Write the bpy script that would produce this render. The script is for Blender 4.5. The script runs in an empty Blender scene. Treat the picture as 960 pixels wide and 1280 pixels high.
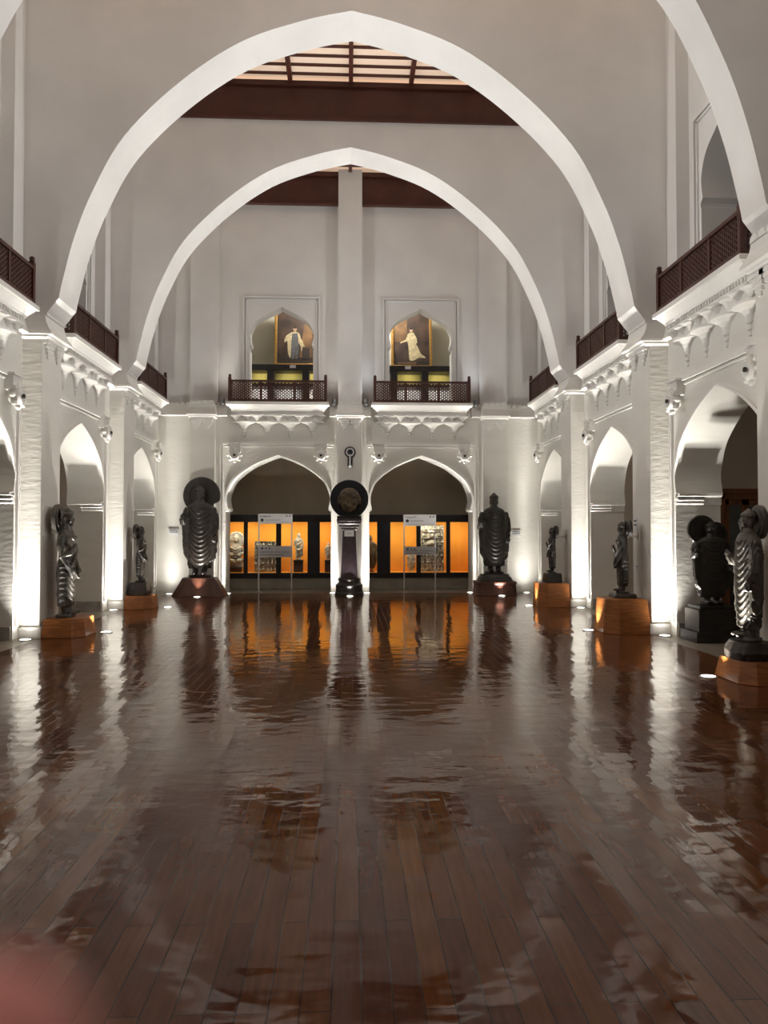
import bpy, bmesh, math, random
from mathutils import Vector, Matrix
PI = math.pi
rnd = random.Random(7)
SC = bpy.context.scene
COL = SC.collection

# ------------------------------------------------------------------ camera
cam = bpy.data.cameras.new('camera'); camo = bpy.data.objects.new('camera', cam); COL.objects.link(camo)
SC.camera = camo
cam.sensor_width = 36; cam.lens = 27.03; cam.clip_start = 0.005; cam.clip_end = 200
camo.location = (-0.05, 0, 1.6)
camo.rotation_euler = (math.radians(90 + 1.43), 0, math.radians(-2.68))
cam.dof.use_dof = True; cam.dof.focus_distance = 13.0; cam.dof.aperture_fstop = 5.8
# ------------------------------------------------------------------ exposure, world
SC.view_settings.view_transform = 'Standard'; SC.view_settings.look = 'None'
SC.view_settings.exposure = -0.22; SC.view_settings.gamma = 1; SC.view_settings.use_curve_mapping = False
w = bpy.data.worlds.new('world'); SC.world = w; w.use_nodes = True
w.node_tree.nodes['Background'].inputs[0].default_value = (0.02, 0.02, 0.025, 1)
w.node_tree.nodes['Background'].inputs[1].default_value = 0.3
SC.cycles.max_bounces = 8; SC.cycles.diffuse_bounces = 5; SC.cycles.glossy_bounces = 3
SC.cycles.transparent_max_bounces = 8; SC.cycles.sample_clamp_indirect = 4.0
SC.cycles.caustics_reflective = False; SC.cycles.caustics_refractive = False
# light levels (watts)
P_PIER, P_CORNER, P_JAMB, P_STAT = 235, 230, 215, 170
P_SOFFIT, P_FLOOD, P_AISLE = 50, 1.6, 4; P_BALC = 30
P_JAMBI = 7
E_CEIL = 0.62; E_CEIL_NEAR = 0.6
WARM = (1.0, 0.955, 0.88); COOL = (0.86, 0.93, 1.0); NEUT = (0.97, 0.968, 0.955)

def beam_text(name, table):
    t = bpy.data.texts.new(name)
    t.write('IESNA:LM-63-2002\nTILT=NONE\n1 1000 1 %d 1 1 2 0 0 0\n1 1 0\n%s\n0\n%s\n' % (len(table), ' '.join(str(a) for a, c in table), ' '.join('%.3f' % (c * 178) for a, c in table)))
    return t
# a narrow beam with soft spill, like the recessed reflector lamps in the hall
BEAM = beam_text('narrow_beam', [(0, 1), (1.5, .95), (3, .72), (5, .36), (8, .16), (12, .085), (16, .055), (20, .038), (30, .018), (45, .008), (60, .003), (75, .001), (90, 0)])
MEDIUM = beam_text('medium_beam', [(0, 1), (6, .92), (12, .70), (18, .46), (24, .27), (30, .15), (40, .06), (50, .025), (65, .008), (90, 0)])
WIDE = beam_text('wide_beam', [(0, 1), (15, .95), (25, .85), (35, .68), (45, .48), (55, .28), (65, .12), (75, .04), (90, 0)])
def spot(name, loc, target, power, size, blend=1.0, col=WARM, rad=0.04, ies=None):
    l = bpy.data.lights.new(name, 'SPOT'); l.energy = power; l.spot_size = math.radians(size); l.spot_blend = blend
    l.color = col; l.shadow_soft_size = rad
    if ies:
        l.use_nodes = True; nt = l.node_tree; em_ = nt.nodes['Emission']; ie = nt.nodes.new('ShaderNodeTexIES')
        ie.mode = 'INTERNAL'; ie.ies = ies; ie.inputs['Strength'].default_value = 1.0
        nt.links.new(ie.outputs['Fac'], em_.inputs['Strength'])
    o = bpy.data.objects.new(name, l); COL.objects.link(o); o.location = loc
    o.rotation_euler = (Vector(target) - Vector(loc)).to_track_quat('-Z', 'Y').to_euler()
    return o
def area(name, loc, target, power, sx, sy, col=WARM):
    l = bpy.data.lights.new(name, 'AREA'); l.energy = power; l.shape = 'RECTANGLE'; l.size = sx; l.size_y = sy; l.color = col
    o = bpy.data.objects.new(name, l); COL.objects.link(o); o.location = loc
    o.rotation_euler = (Vector(target) - Vector(loc)).to_track_quat('-Z', 'Y').to_euler()
    return o

# ------------------------------------------------------------------ materials
def mat(name, col, rough=0.6, metal=0.0, var=0.12, scale=6.0, bump=0.0, bscale=40.0, stretch=(1, 1, 1), emit=None, spec=0.5, dark=None):
    m = bpy.data.materials.new(name); m.use_nodes = True; nt = m.node_tree; N = nt.nodes; L = nt.links
    b = N['Principled BSDF']; b.inputs['Roughness'].default_value = rough; b.inputs['Metallic'].default_value = metal
    b.inputs['Specular IOR Level'].default_value = spec
    tc = N.new('ShaderNodeTexCoord'); mp = N.new('ShaderNodeMapping'); L.new(tc.outputs['Object'], mp.inputs[0])
    mp.inputs['Scale'].default_value = stretch
    n = N.new('ShaderNodeTexNoise'); n.inputs['Scale'].default_value = scale; n.inputs['Detail'].default_value = 5
    L.new(mp.outputs[0], n.inputs[0])
    r = N.new('ShaderNodeValToRGB'); L.new(n.outputs[0], r.inputs[0])
    d = dark or tuple(c * (1 - 2 * var) for c in col)
    r.color_ramp.elements[0].color = (*d, 1); r.color_ramp.elements[0].position = 0.3
    r.color_ramp.elements[1].color = (*[min(1, c * (1 + var * .5)) for c in col], 1); r.color_ramp.elements[1].position = 0.7
    L.new(r.outputs[0], b.inputs['Base Color'])
    if bump:
        n2 = N.new('ShaderNodeTexNoise'); n2.inputs['Scale'].default_value = bscale; n2.inputs['Detail'].default_value = 4
        L.new(mp.outputs[0], n2.inputs[0])
        bp = N.new('ShaderNodeBump'); bp.inputs['Strength'].default_value = bump; bp.inputs['Distance'].default_value = 0.02
        L.new(n2.outputs[0], bp.inputs['Height']); L.new(bp.outputs[0], b.inputs['Normal'])
    if emit:
        b.inputs['Emission Color'].default_value = (*emit[0], 1); b.inputs['Emission Strength'].default_value = emit[1]
    return m
M = {}
M['plaster'] = mat('whitewashed_plaster', (.78, .765, .715), .85, var=.03, scale=1.2, bump=.22, bscale=6.5, stretch=(1, 1, 2.6), spec=.2)
M['plaster_upper'] = mat('grey_white_plaster', (.755, .74, .718), .85, var=.05, scale=.9, bump=.30, bscale=2.6, spec=.2)
M['stucco'] = mat('white_stucco_trim', (.80, .785, .75), .8, var=.02, scale=4, bump=.1, bscale=20, spec=.2)
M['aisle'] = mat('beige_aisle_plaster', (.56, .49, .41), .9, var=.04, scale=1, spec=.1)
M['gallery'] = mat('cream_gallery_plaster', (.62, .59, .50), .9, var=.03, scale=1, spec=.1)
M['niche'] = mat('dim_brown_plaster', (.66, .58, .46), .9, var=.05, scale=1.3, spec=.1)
M['darkwood'] = mat('dark_red_brown_wood', (.070, .020, .012), .45, var=.25, scale=8, stretch=(1, 1, 6))
M['beam'] = mat('painted_brown_beam', (.075, .020, .012), .45, var=.15, scale=2)
M['orangewood'] = mat('orange_varnished_wood', (.36, .13, .035), .32, var=.25, scale=5, stretch=(1, 1, 8), bump=.05)
M['redwood'] = mat('dark_polished_wood', (.085, .030, .018), .42, var=.2, scale=4, stretch=(6, 1, 1))
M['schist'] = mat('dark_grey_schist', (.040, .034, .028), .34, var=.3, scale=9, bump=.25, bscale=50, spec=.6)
M['schist_lit'] = mat('schist_painted_lit', (.085, .078, .065), .36, var=.3, scale=7, bump=.3, bscale=45, spec=.6)  # paler copy of the schist, strong uplighting put into its colour
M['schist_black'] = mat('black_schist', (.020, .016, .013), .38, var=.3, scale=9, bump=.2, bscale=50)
M['case_stone'] = mat('pale_grey_schist', (.55, .53, .46), .6, var=.35, scale=12, bump=.3, bscale=40)
M['blackframe'] = mat('black_case_frame', (.012, .011, .014), .4, var=.2)
M['bluepost'] = mat('blue_black_post', (.018, .024, .036), .35, var=.2)
M['orangepanel'] = mat('orange_case_lining', (.86, .36, .035), .8, var=.06, scale=3)
M['greystone'] = mat('grey_plinth_stone', (.33, .31, .26), .6, var=.1, scale=4)
M['marble'] = mat('grey_marble_skirting', (.42, .40, .36), .35, var=.2, scale=5)
M['metal'] = mat('brushed_steel', (.6, .6, .58), .3, 1.0, var=.05)
M['white_paint'] = mat('white_painted_board', (.74, .75, .76), .5, var=.02)
M['greyboard'] = mat('pale_grey_print', (.55, .56, .58), .5, var=.03)
M['ink'] = mat('dark_ink', (.03, .03, .04), .6, var=.05)
M['gilt'] = mat('gilt_frame', (.48, .27, .07), .38, .5, var=.2, scale=20)
M['canvas'] = mat('dark_brown_canvas', (.075, .043, .030), .5, var=.5, scale=2.2)
M['canvas2'] = mat('amber_canvas', (.22, .12, .05), .5, var=.35, scale=3)
M['paint_pale'] = mat('pale_cream_paint', (.66, .55, .33), .6, var=.2, scale=14)
M['paint_skin'] = mat('skin_tone_paint', (.50, .34, .22), .6, var=.1, scale=14)
M['paint_blue'] = mat('slate_blue_paint', (.13, .13, .14), .6, var=.2, scale=14)
M['paint_dark'] = mat('deep_brown_paint', (.03, .02, .015), .6, var=.2, scale=8)
M['porphyry'] = mat('dark_purple_stone', (.060, .042, .052), .28, var=.2, scale=10)
M['navy'] = mat('black_blue_disc', (.012, .013, .022), .4, var=.2)
M['headstone'] = mat('brown_weathered_stone', (.11, .075, .035), .5, var=.4, scale=9, bump=.6, bscale=18)
M['lens'] = mat('lit_lamp_lens', (.9, .9, .85), .3, var=0, emit=((1, .96, .88), 7.0))
M['lampbody'] = mat('grey_lamp_metal', (.35, .36, .38), .35, .7, var=.1)
M['yellowcase'] = mat('lit_yellow_case_lining', (.72, .62, .22), .7, var=.05)
M['doorwood'] = mat('orange_brown_door_wood', (.26, .085, .022), .4, var=.25, scale=4, stretch=(6, 6, 1))
M['doorglass'] = mat('dull_grey_door_glass', (.10, .11, .10), .15, var=.1)
M['skin'] = mat('pink_skin', (.95, .42, .41), .55, var=.06, scale=60)
M['nail'] = mat('pale_pink_nail', (.85, .55, .50), .3, var=.03)
M['rosette'] = mat('white_carved_stucco', (.82, .81, .77), .6, var=.04, scale=30)
M['hole_shade'] = mat('dark_hole_shade', (.03, .027, .022), .9, var=.1)  # near-black colour standing for shade inside the rosette holes

def glass_mat():
    m = bpy.data.materials.new('case_glass'); m.use_nodes = True; nt = m.node_tree; nt.nodes.clear()
    o = nt.nodes.new('ShaderNodeOutputMaterial'); t = nt.nodes.new('ShaderNodeBsdfTransparent'); g = nt.nodes.new('ShaderNodeBsdfGlossy')
    f = nt.nodes.new('ShaderNodeFresnel'); f.inputs[0].default_value = 1.35; mx = nt.nodes.new('ShaderNodeMixShader'); g.inputs['Roughness'].default_value = .03
    nt.links.new(f.outputs[0], mx.inputs[0]); nt.links.new(t.outputs[0], mx.inputs[1]); nt.links.new(g.outputs[0], mx.inputs[2]); nt.links.new(mx.outputs[0], o.inputs[0])
    return m
M['glass'] = glass_mat()

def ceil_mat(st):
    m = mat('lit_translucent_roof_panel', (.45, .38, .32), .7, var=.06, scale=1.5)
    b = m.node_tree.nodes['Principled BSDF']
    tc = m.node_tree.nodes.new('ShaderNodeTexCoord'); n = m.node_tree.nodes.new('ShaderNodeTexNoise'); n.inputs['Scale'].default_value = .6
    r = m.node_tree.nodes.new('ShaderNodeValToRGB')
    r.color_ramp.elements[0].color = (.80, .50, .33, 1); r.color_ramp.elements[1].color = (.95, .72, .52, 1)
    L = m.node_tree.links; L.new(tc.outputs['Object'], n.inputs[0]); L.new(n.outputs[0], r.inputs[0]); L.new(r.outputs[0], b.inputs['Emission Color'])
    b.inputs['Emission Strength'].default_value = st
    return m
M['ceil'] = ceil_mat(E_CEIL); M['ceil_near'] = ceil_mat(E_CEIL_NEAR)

def floor_mat():
    m = bpy.data.materials.new('varnished_wood_planks'); m.use_nodes = True; nt = m.node_tree; N = nt.nodes; L = nt.links
    b = N['Principled BSDF']
    tc = N.new('ShaderNodeTexCoord')
    # planks run along Y: swap axes so that brick rows follow Y
    sp = N.new('ShaderNodeSeparateXYZ'); L.new(tc.outputs['Object'], sp.inputs[0])
    cb = N.new('ShaderNodeCombineXYZ'); L.new(sp.outputs['Y'], cb.inputs['X']); L.new(sp.outputs['X'], cb.inputs['Y'])
    br = N.new('ShaderNodeTexBrick'); L.new(cb.outputs[0], br.inputs['Vector'])
    br.inputs['Scale'].default_value = 1; br.inputs['Brick Width'].default_value = 1.6; br.inputs['Row Height'].default_value = 0.105
    br.inputs['Mortar Size'].default_value = 0.0025; br.inputs['Mortar Smooth'].default_value = .3; br.inputs['Bias'].default_value = 0
    br.inputs['Color1'].default_value = (0, 0, 0, 1); br.inputs['Color2'].default_value = (1, 1, 1, 1); br.inputs['Mortar'].default_value = (.4, .4, .4, 1)
    br.offset = .37
    ramp = N.new('ShaderNodeValToRGB'); L.new(br.outputs['Color'], ramp.inputs[0])
    ramp.color_ramp.elements[0].color = (.085, .028, .014, 1); ramp.color_ramp.elements[1].color = (.118, .041, .019, 1)
    e = ramp.color_ramp.elements.new(.93); e.color = (.150, .056, .018, 1)
    mp = N.new('ShaderNodeMapping'); mp.inputs['Scale'].default_value = (14, 1.2, 1); L.new(tc.outputs['Object'], mp.inputs[0])
    gr = N.new('ShaderNodeTexNoise'); gr.inputs['Scale'].default_value = 3; gr.inputs['Detail'].default_value = 6; L.new(mp.outputs[0], gr.inputs[0])
    big = N.new('ShaderNodeTexNoise'); big.inputs['Scale'].default_value = .8; big.inputs['Detail'].default_value = 3; L.new(tc.outputs['Object'], big.inputs[0])
    mg = N.new('ShaderNodeMath'); mg.operation = 'MULTIPLY_ADD'; L.new(gr.outputs[0], mg.inputs[0]); mg.inputs[1].default_value = .9; mg.inputs[2].default_value = .55
    mb = N.new('ShaderNodeMath'); mb.operation = 'MULTIPLY_ADD'; L.new(big.outputs[0], mb.inputs[0]); mb.inputs[1].default_value = .9; mb.inputs[2].default_value = .55
    mm = N.new('ShaderNodeMath'); mm.operation = 'MULTIPLY'; L.new(mg.outputs[0], mm.inputs[0]); L.new(mb.outputs[0], mm.inputs[1])
    hs = N.new('ShaderNodeVectorMath'); hs.operation = 'SCALE'; L.new(ramp.outputs[0], hs.inputs[0]); L.new(mm.outputs[0], hs.inputs['Scale'])
    gap = N.new('ShaderNodeMix'); gap.data_type = 'RGBA'; L.new(br.outputs['Fac'], gap.inputs['Factor']); L.new(hs.outputs[0], gap.inputs['A']); gap.inputs['B'].default_value = (.02, .010, .006, 1)
    L.new(gap.outputs['Result'], b.inputs['Base Color'])
    # uneven varnish (heights in metres): shallow waves, cupped and tilted boards, open joints
    def noise(sx, sy, det, rough=.5):
        mp_ = N.new('ShaderNodeMapping'); mp_.inputs['Scale'].default_value = (sx, sy, 1); L.new(tc.outputs['Object'], mp_.inputs[0])
        n_ = N.new('ShaderNodeTexNoise'); n_.inputs['Scale'].default_value = 1; n_.inputs['Detail'].default_value = det; n_.inputs['Roughness'].default_value = rough
        L.new(mp_.outputs[0], n_.inputs[0]); return n_.outputs[0]
    def madd(a, k, c=None):
        q = N.new('ShaderNodeMath'); q.operation = 'MULTIPLY_ADD'; L.new(a, q.inputs[0])
        if isinstance(k, float): q.inputs[1].default_value = k
        else: L.new(k, q.inputs[1])
        if c is None: q.inputs[2].default_value = 0
        elif isinstance(c, float): q.inputs[2].default_value = c
        else: L.new(c, q.inputs[2])
        return q.outputs[0]
    h = madd(noise(3.2, 5.0, 2.0, .45), .0052)
    h = madd(noise(.6, .6, 1.0), .006, h)
    h = madd(noise(16., 5., 1.0), .0006, h)
    fr = N.new('ShaderNodeMath'); fr.operation = 'MULTIPLY'; fr.inputs[1].default_value = 1 / .105; L.new(sp.outputs['X'], fr.inputs[0])
    f2 = N.new('ShaderNodeMath'); f2.operation = 'FRACT'; L.new(fr.outputs[0], f2.inputs[0])
    rnd_ = madd(br.outputs['Color'], .0040, -.0020)
    h = madd(f2.outputs[0], rnd_, h)
    h = madd(br.outputs['Fac'], -.0006, h)
    bp = N.new('ShaderNodeBump'); bp.inputs['Strength'].default_value = 1; bp.inputs['Distance'].default_value = 1
    L.new(h, bp.inputs['Height']); L.new(bp.outputs[0], b.inputs['Normal'])
    rr = N.new('ShaderNodeMapRange'); L.new(noise(1.3, .7, 4.0), rr.inputs[0]); rr.inputs[1].default_value = .35; rr.inputs[2].default_value = .65; rr.inputs[3].default_value = .035; rr.inputs[4].default_value = .13
    L.new(rr.outputs[0], b.inputs['Roughness'])
    b.inputs['Specular IOR Level'].default_value = .36
    return m
M['floor'] = floor_mat()

def tile_mat():
    m = bpy.data.materials.new('grey_stone_paving'); m.use_nodes = True; nt = m.node_tree; N = nt.nodes; L = nt.links
    b = N['Principled BSDF']; tc = N.new('ShaderNodeTexCoord'); br = N.new('ShaderNodeTexBrick'); L.new(tc.outputs['Object'], br.inputs['Vector'])
    br.inputs['Scale'].default_value = 1; br.inputs['Brick Width'].default_value = .6; br.inputs['Row Height'].default_value = .6; br.inputs['Mortar Size'].default_value = .006
    br.inputs['Color1'].default_value = (.30, .27, .22, 1); br.inputs['Color2'].default_value = (.24, .21, .17, 1); br.inputs['Mortar'].default_value = (.1, .09, .08, 1)
    L.new(br.outputs['Color'], b.inputs['Base Color']); b.inputs['Roughness'].default_value = .3
    return m
M['tile'] = tile_mat()

# ------------------------------------------------------------------ mesh builder
class MB:
    def __init__(s): s.v = []; s.f = []
    def add(s, vs, fs):
        o = len(s.v); s.v += [tuple(v) for v in vs]; s.f += [tuple(i + o for i in f) for f in fs]; return s
    def box(s, x0, x1, y0, y1, z0, z1):
        v = [(x0, y0, z0), (x1, y0, z0), (x1, y1, z0), (x0, y1, z0), (x0, y0, z1), (x1, y0, z1), (x1, y1, z1), (x0, y1, z1)]
        return s.add(v, [(0, 3, 2, 1), (4, 5, 6, 7), (0, 1, 5, 4), (1, 2, 6, 5), (2, 3, 7, 6), (3, 0, 4, 7)])
    def loft(s, rings, cap=True, closed=True):
        n = len(rings[0]); o = len(s.v); fs = []
        for r in rings: s.v += [tuple(p) for p in r]
        for k in range(len(rings) - 1):
            for i in range(n if closed else n - 1):
                j = (i + 1) % n; fs.append((o + k * n + i, o + k * n + j, o + (k + 1) * n + j, o + (k + 1) * n + i))
        if cap:
            fs.append(tuple(o + i for i in reversed(range(n)))); fs.append(tuple(o + (len(rings) - 1) * n + i for i in range(n)))
        s.f += fs; return s
    def prism(s, poly, fn, d0, d1):            # poly in (u,v); fn(u,v,d)->xyz
        return s.loft([[fn(u, v, d0) for u, v in poly], [fn(u, v, d1) for u, v in poly]])
    def lathe(s, prof, c=(0, 0, 0), n=24, a0=0, a1=2 * PI, sx=1, sy=1):
        full = abs(a1 - a0 - 2 * PI) < 1e-6; m = n if full else n + 1
        rings = [[(c[0] + sx * max(r, 1e-4) * math.cos(a0 + (a1 - a0) * i / n), c[1] + sy * max(r, 1e-4) * math.sin(a0 + (a1 - a0) * i / n), c[2] + z) for i in range(m)] for r, z in prof]
        return s.loft(rings, True, True)
    def tube(s, pts, r, n=10):
        pts = [Vector(p) for p in pts]; rs = r if isinstance(r, (list, tuple)) else [r] * len(pts); rings = []
        for i, p in enumerate(pts):
            t = (pts[min(i + 1, len(pts) - 1)] - pts[max(i - 1, 0)]).normalized()
            a = t.cross(Vector((0, 0, 1)) if abs(t.z) < .9 else Vector((1, 0, 0))).normalized(); b = t.cross(a)
            rings.append([p + (a * math.cos(2 * PI * k / n) + b * math.sin(2 * PI * k / n)) * rs[i] for k in range(n)])
        return s.loft(rings)
    def ell(s, c, r, n=16, m=10, rot=None):
        rings = []
        for j in range(m + 1):
            t = -PI / 2 + PI * j / m; rr = max(math.cos(t), 1e-3)
            ring = []
            for i in range(n):
                p = Vector((r[0] * rr * math.cos(2 * PI * i / n), r[1] * rr * math.sin(2 * PI * i / n), r[2] * math.sin(t)))
                if rot: p = rot @ p
                ring.append(Vector(c) + p)
            rings.append(ring)
        return s.loft(rings)
    def map(s, fn): s.v = [tuple(fn(*v)) for v in s.v]; return s
    def mesh(s, name, smooth=False):
        me = bpy.data.meshes.new(name); me.from_pydata(s.v, [], s.f); me.validate()
        bm = bmesh.new(); bm.from_mesh(me); bmesh.ops.recalc_face_normals(bm, faces=bm.faces); bm.to_mesh(me); bm.free()
        if smooth: me.shade_smooth()
        return me

def put(o, label=None, cat=None, group=None, kind=None):
    if label: o['label'] = label
    if cat: o['category'] = cat
    if group: o['group'] = group
    if kind: o['kind'] = kind
    return o
def obj(name, mb, m, parent=None, smooth=False, loc=None, bevel=0, **k):
    me = mb if isinstance(mb, bpy.types.Mesh) else mb.mesh(name, smooth)
    o = bpy.data.objects.new(name, me); COL.objects.link(o)
    me.materials.clear(); me.materials.append(M[m] if isinstance(m, str) else m)
    if parent: o.parent = parent
    if loc: o.location = loc
    if bevel:
        b = o.modifiers.new('bevel', 'BEVEL'); b.width = bevel; b.segments = 2; b.limit_method = 'ANGLE'; b.angle_limit = math.radians(40)
    return put(o, **k)
def struct(name, mb, m, cat, label, **k): return obj(name, mb, m, label=label, cat=cat, kind='structure', **k)
def thing(name, loc, label, cat, group=None, rotz=0, scale=1):
    o = bpy.data.objects.new(name, None); COL.objects.link(o); o.location = loc; o.rotation_euler = (0, 0, rotz); o.empty_display_size = .2
    o.scale = (scale,) * 3
    return put(o, label, cat, group)
def copy_tree(o, parent=None):
    c = o.copy(); COL.objects.link(c)
    if parent: c.parent = parent
    for ch in list(o.children): copy_tree(ch, c)
    return c

def spline(pts, n=5):
    out = []; P = [pts[0]] + list(pts) + [pts[-1]]
    for i in range(1, len(P) - 2):
        p0, p1, p2, p3 = P[i - 1], P[i], P[i + 1], P[i + 2]
        for k in range(n):
            t = k / n
            out.append(tuple(.5 * (2 * p1[c] + (p2[c] - p0[c]) * t + (2 * p0[c] - 5 * p1[c] + 4 * p2[c] - p3[c]) * t * t + (-p0[c] + 3 * p1[c] - 3 * p2[c] + p3[c]) * t ** 3) for c in (0, 1)))
    out.append(pts[-1]); return out

BIG = [(4.63, 4.85)] + spline([(4.42, 5.12), (4.36, 5.42), (4.20, 6.05), (3.94, 6.75), (3.47, 7.62), (2.65, 8.47), (1.72, 9.13), (.75, 9.50), (0, 9.68)], 6)
LOW = [(1.36, 0), (1.36, 2.10), (1.29, 2.14)] + spline([(1.285, 2.18), (1.33, 2.42), (1.27, 2.68), (1.11, 2.96), (.70, 3.28), (.3, 3.47), (0, 3.58)], 5)
UPP = [(.83, 4.92), (.83, 6.36), (.86, 6.40), (.85, 6.44)] + spline([(.785, 6.50), (.82, 6.63), (.835, 6.78), (.79, 6.95), (.65, 7.15), (.38, 7.31), (.15, 7.42), (0, 7.50)], 4)

def arch_wall(mb, fn, u0, u1, z0, z1, uc, prof, t0, t1):
    """wall slab fn(u,z,d), d in t0..t1, with an arched opening prof=[(half width,z)...apex]"""
    P = [(w_, z_) for w_, z_ in prof]
    for sg, ue in ((-1, u0), (1, u1)):
        rows = [(ue, uc + sg * w_, z_) for w_, z_ in P]
        for a, b in zip(rows[:-1], rows[1:]):
            if abs(b[2] - a[2]) < 1e-6: continue
            for d in (t0, t1):
                mb.add([fn(a[0], a[2], d), fn(a[1], a[2], d), fn(b[1], b[2], d), fn(b[0], b[2], d)], [(0, 1, 2, 3)])
            mb.add([fn(a[1], a[2], t0), fn(a[1], a[2], t1), fn(b[1], b[2], t1), fn(b[1], b[2], t0)], [(0, 1, 2, 3)])
    za = P[-1][1]
    for d in (t0, t1):
        mb.add([fn(u0, za, d), fn(uc, za, d), fn(u1, za, d), fn(u1, z1, d), fn(u0, z1, d)], [(0, 1, 2, 3, 4)])
    zb = P[0][1]
    if zb > z0 + 1e-4:
        q = [fn(u0, z0, t0), fn(u1, z0, t0), fn(u1, zb, t0), fn(u0, zb, t0), fn(u0, z0, t1), fn(u1, z0, t1), fn(u1, zb, t1), fn(u0, zb, t1)]
        mb.add(q, [(0, 1, 2, 3), (4, 5, 6, 7), (3, 2, 6, 7)])
    for ue in (u0, u1):
        mb.add([fn(ue, z0, t0), fn(ue, z0, t1), fn(ue, z1, t1), fn(ue, z1, t0)], [(0, 1, 2, 3)])
    mb.add([fn(u0, z1, t0), fn(u1, z1, t0), fn(u1, z1, t1), fn(u0, z1, t1)], [(0, 1, 2, 3)])
    return mb
def weld(me):
    bm = bmesh.new(); bm.from_mesh(me); bmesh.ops.remove_doubles(bm, verts=bm.verts, dist=1e-4); bmesh.ops.recalc_face_normals(bm, faces=bm.faces); bm.to_mesh(me); bm.free(); return me

# ------------------------------------------------------------------ layout constants
PIERS = [(-5.25, -4.5), (-1.0, -.25), (3.25, 4.0), (7.95, 8.45), (11.75, 12.5), (16.0, 16.75)]       # near/far faces of the side piers
BAYS = [(-4.5, -1.0), (-.25, 3.25), (4.0, 7.95), (8.45, 11.75), (12.5, 16.0), (16.75, 20.0)]
XF, XW, XU, YB = 4.65, 4.95, 5.15, 20.0
ZT = 11.2
def fside(sg): return lambda u, z, d: (sg * (XW + d), u, z)
def fback(u, z, d): return (u, YB + d, z)

# ------------------------------------------------------------------ floor, ceiling
struct('floor', MB().box(-XF, XF, -5.5, 20.0, -.1, 0), 'floor', 'floor', 'dark brown varnished plank floor of the hall')
for sg, nm in ((-1, 'left'), (1, 'right')):
    struct('floor', MB().box(*sorted((sg * XF, sg * 8.2)), -5.5, 20.0, -.1, 0), 'tile', 'floor', 'pale stone paving of the %s aisle beside the planks' % nm)
struct('floor', MB().box(-8.2, 8.2, 20.0, 22.6, -.1, 0), 'tile', 'floor', 'stone paving behind the two end wall arches')
ceil_spans = [(12.5, 16.0), (16.75, 20.0), (8.25, 11.75), (4.0, 7.5), (-.25, 3.25), (-4.5, -1.0)]
for k, (a, b) in enumerate(ceil_spans):
    struct('ceiling', MB().box(-XU, XU, a - .76, b + .3, 11.14, 11.2), 'ceil' if k < 2 else 'ceil_near', 'ceiling', 'glowing cream translucent roof panels over bay %d from the end wall' % (k + 1))
    if k < 2:
        for x in (-3.81, -2.54, -1.27, 0, 1.27, 2.54, 3.81):
            obj('ceiling_beam', MB().box(x - .045, x + .045, a, b, 11.0, 11.14), 'beam', kind='structure', label='brown roof rafter running along the hall', cat='rafter', group='roof rafters of bay %d' % k)
        y = b - .18
        while y > a + .1:
            obj('ceiling_beam', MB().box(-XU, XU, y - .018, y + .018, 11.09, 11.139), 'beam', kind='structure', label='thin brown purlin crossing the glowing roof', cat='purlin', group='roof purlins of bay %d' % k)
            y -= .31

# ------------------------------------------------------------------ transverse arches
for k, (a, b) in enumerate(PIERS):
    mb = arch_wall(MB(), lambda u, z, d, a=a: (u, a + d, z), -XU, XU, 4.85, 10.25 if k > 0 else 11.2, 0, BIG, 0, b - a)
    o = struct('wall_arch', weld(mb.mesh('wall_arch')), 'plaster_upper', 'arch', 'great whitewashed pointed arch spanning the hall at pier pair %d from the entrance' % (k + 1))
    struct('ceiling_beam', MB().box(-XU, XU, a - .06, a + .06, 10.22, 10.28).box(-XU, XU, a - .02, b + .02, 10.25, 10.98).box(-XU, XU, a - .08, a + .1, 10.93, 11.03).box(-XU, XU, b - .1, b + .08, 10.93, 11.03), 'beam', 'beam', 'deep brown roof beam on top of great arch %d' % (k + 1))
struct('ceiling_beam', MB().box(-XU, XU, 20.0, 20.12, 10.17, 10.22).box(-XU, XU, 20.06, 20.4, 10.2, 10.98).box(-XU, XU, 19.98, 20.2, 10.93, 11.03), 'beam', 'beam', 'deep brown roof beam on top of the end wall')
# end wall behind the camera
struct('wall_front', MB().box(-8.2, 8.2, -5.6, -5.3, 0, 11.2), 'plaster_upper', 'wall', 'plain whitewashed wall closing the entrance end of the hall')

# ------------------------------------------------------------------ trims
def scallops(mb, fn, u0, u1, z, d0, d1, r=.075):
    n = max(1, int(round((u1 - u0) / (2 * r)))); s = (u1 - u0) / n
    for i in range(n):
        c = u0 + s * (i + .5)
        poly = [(c + s * .5 * math.cos(PI * k / 6), z + r * 1.15 * math.sin(PI * k / 6)) for k in range(7)]
        mb.prism(poly, fn, d0, d1)
def pendant(mb, fn, uc, ztop, w, steps, dz, dep):
    for i in range(steps):
        hw = w * (1 - i / steps) / 2; dd = dep * (1 - .8 * i / steps)
        mb.prism([(uc - hw, ztop - dz * (i + 1)), (uc + hw, ztop - dz * (i + 1)), (uc + hw, ztop - dz * i - .008), (uc - hw, ztop - dz * i - .008)], fn, 0, -dd)
        mb.prism([(uc - hw * .9, ztop - dz * i - .02), (uc + hw * .9, ztop - dz * i - .02), (uc + hw * .9, ztop - dz * i), (uc - hw * .9, ztop - dz * i)], fn, 0, -dd * .8)
CAPP = [(4.50, .0), (4.50, .06), (4.53, .09), (4.56, .09), (4.565, .15), (4.60, .15), (4.66, .10), (4.76, .055), (4.86, .035), (4.86, .0)]
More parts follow.
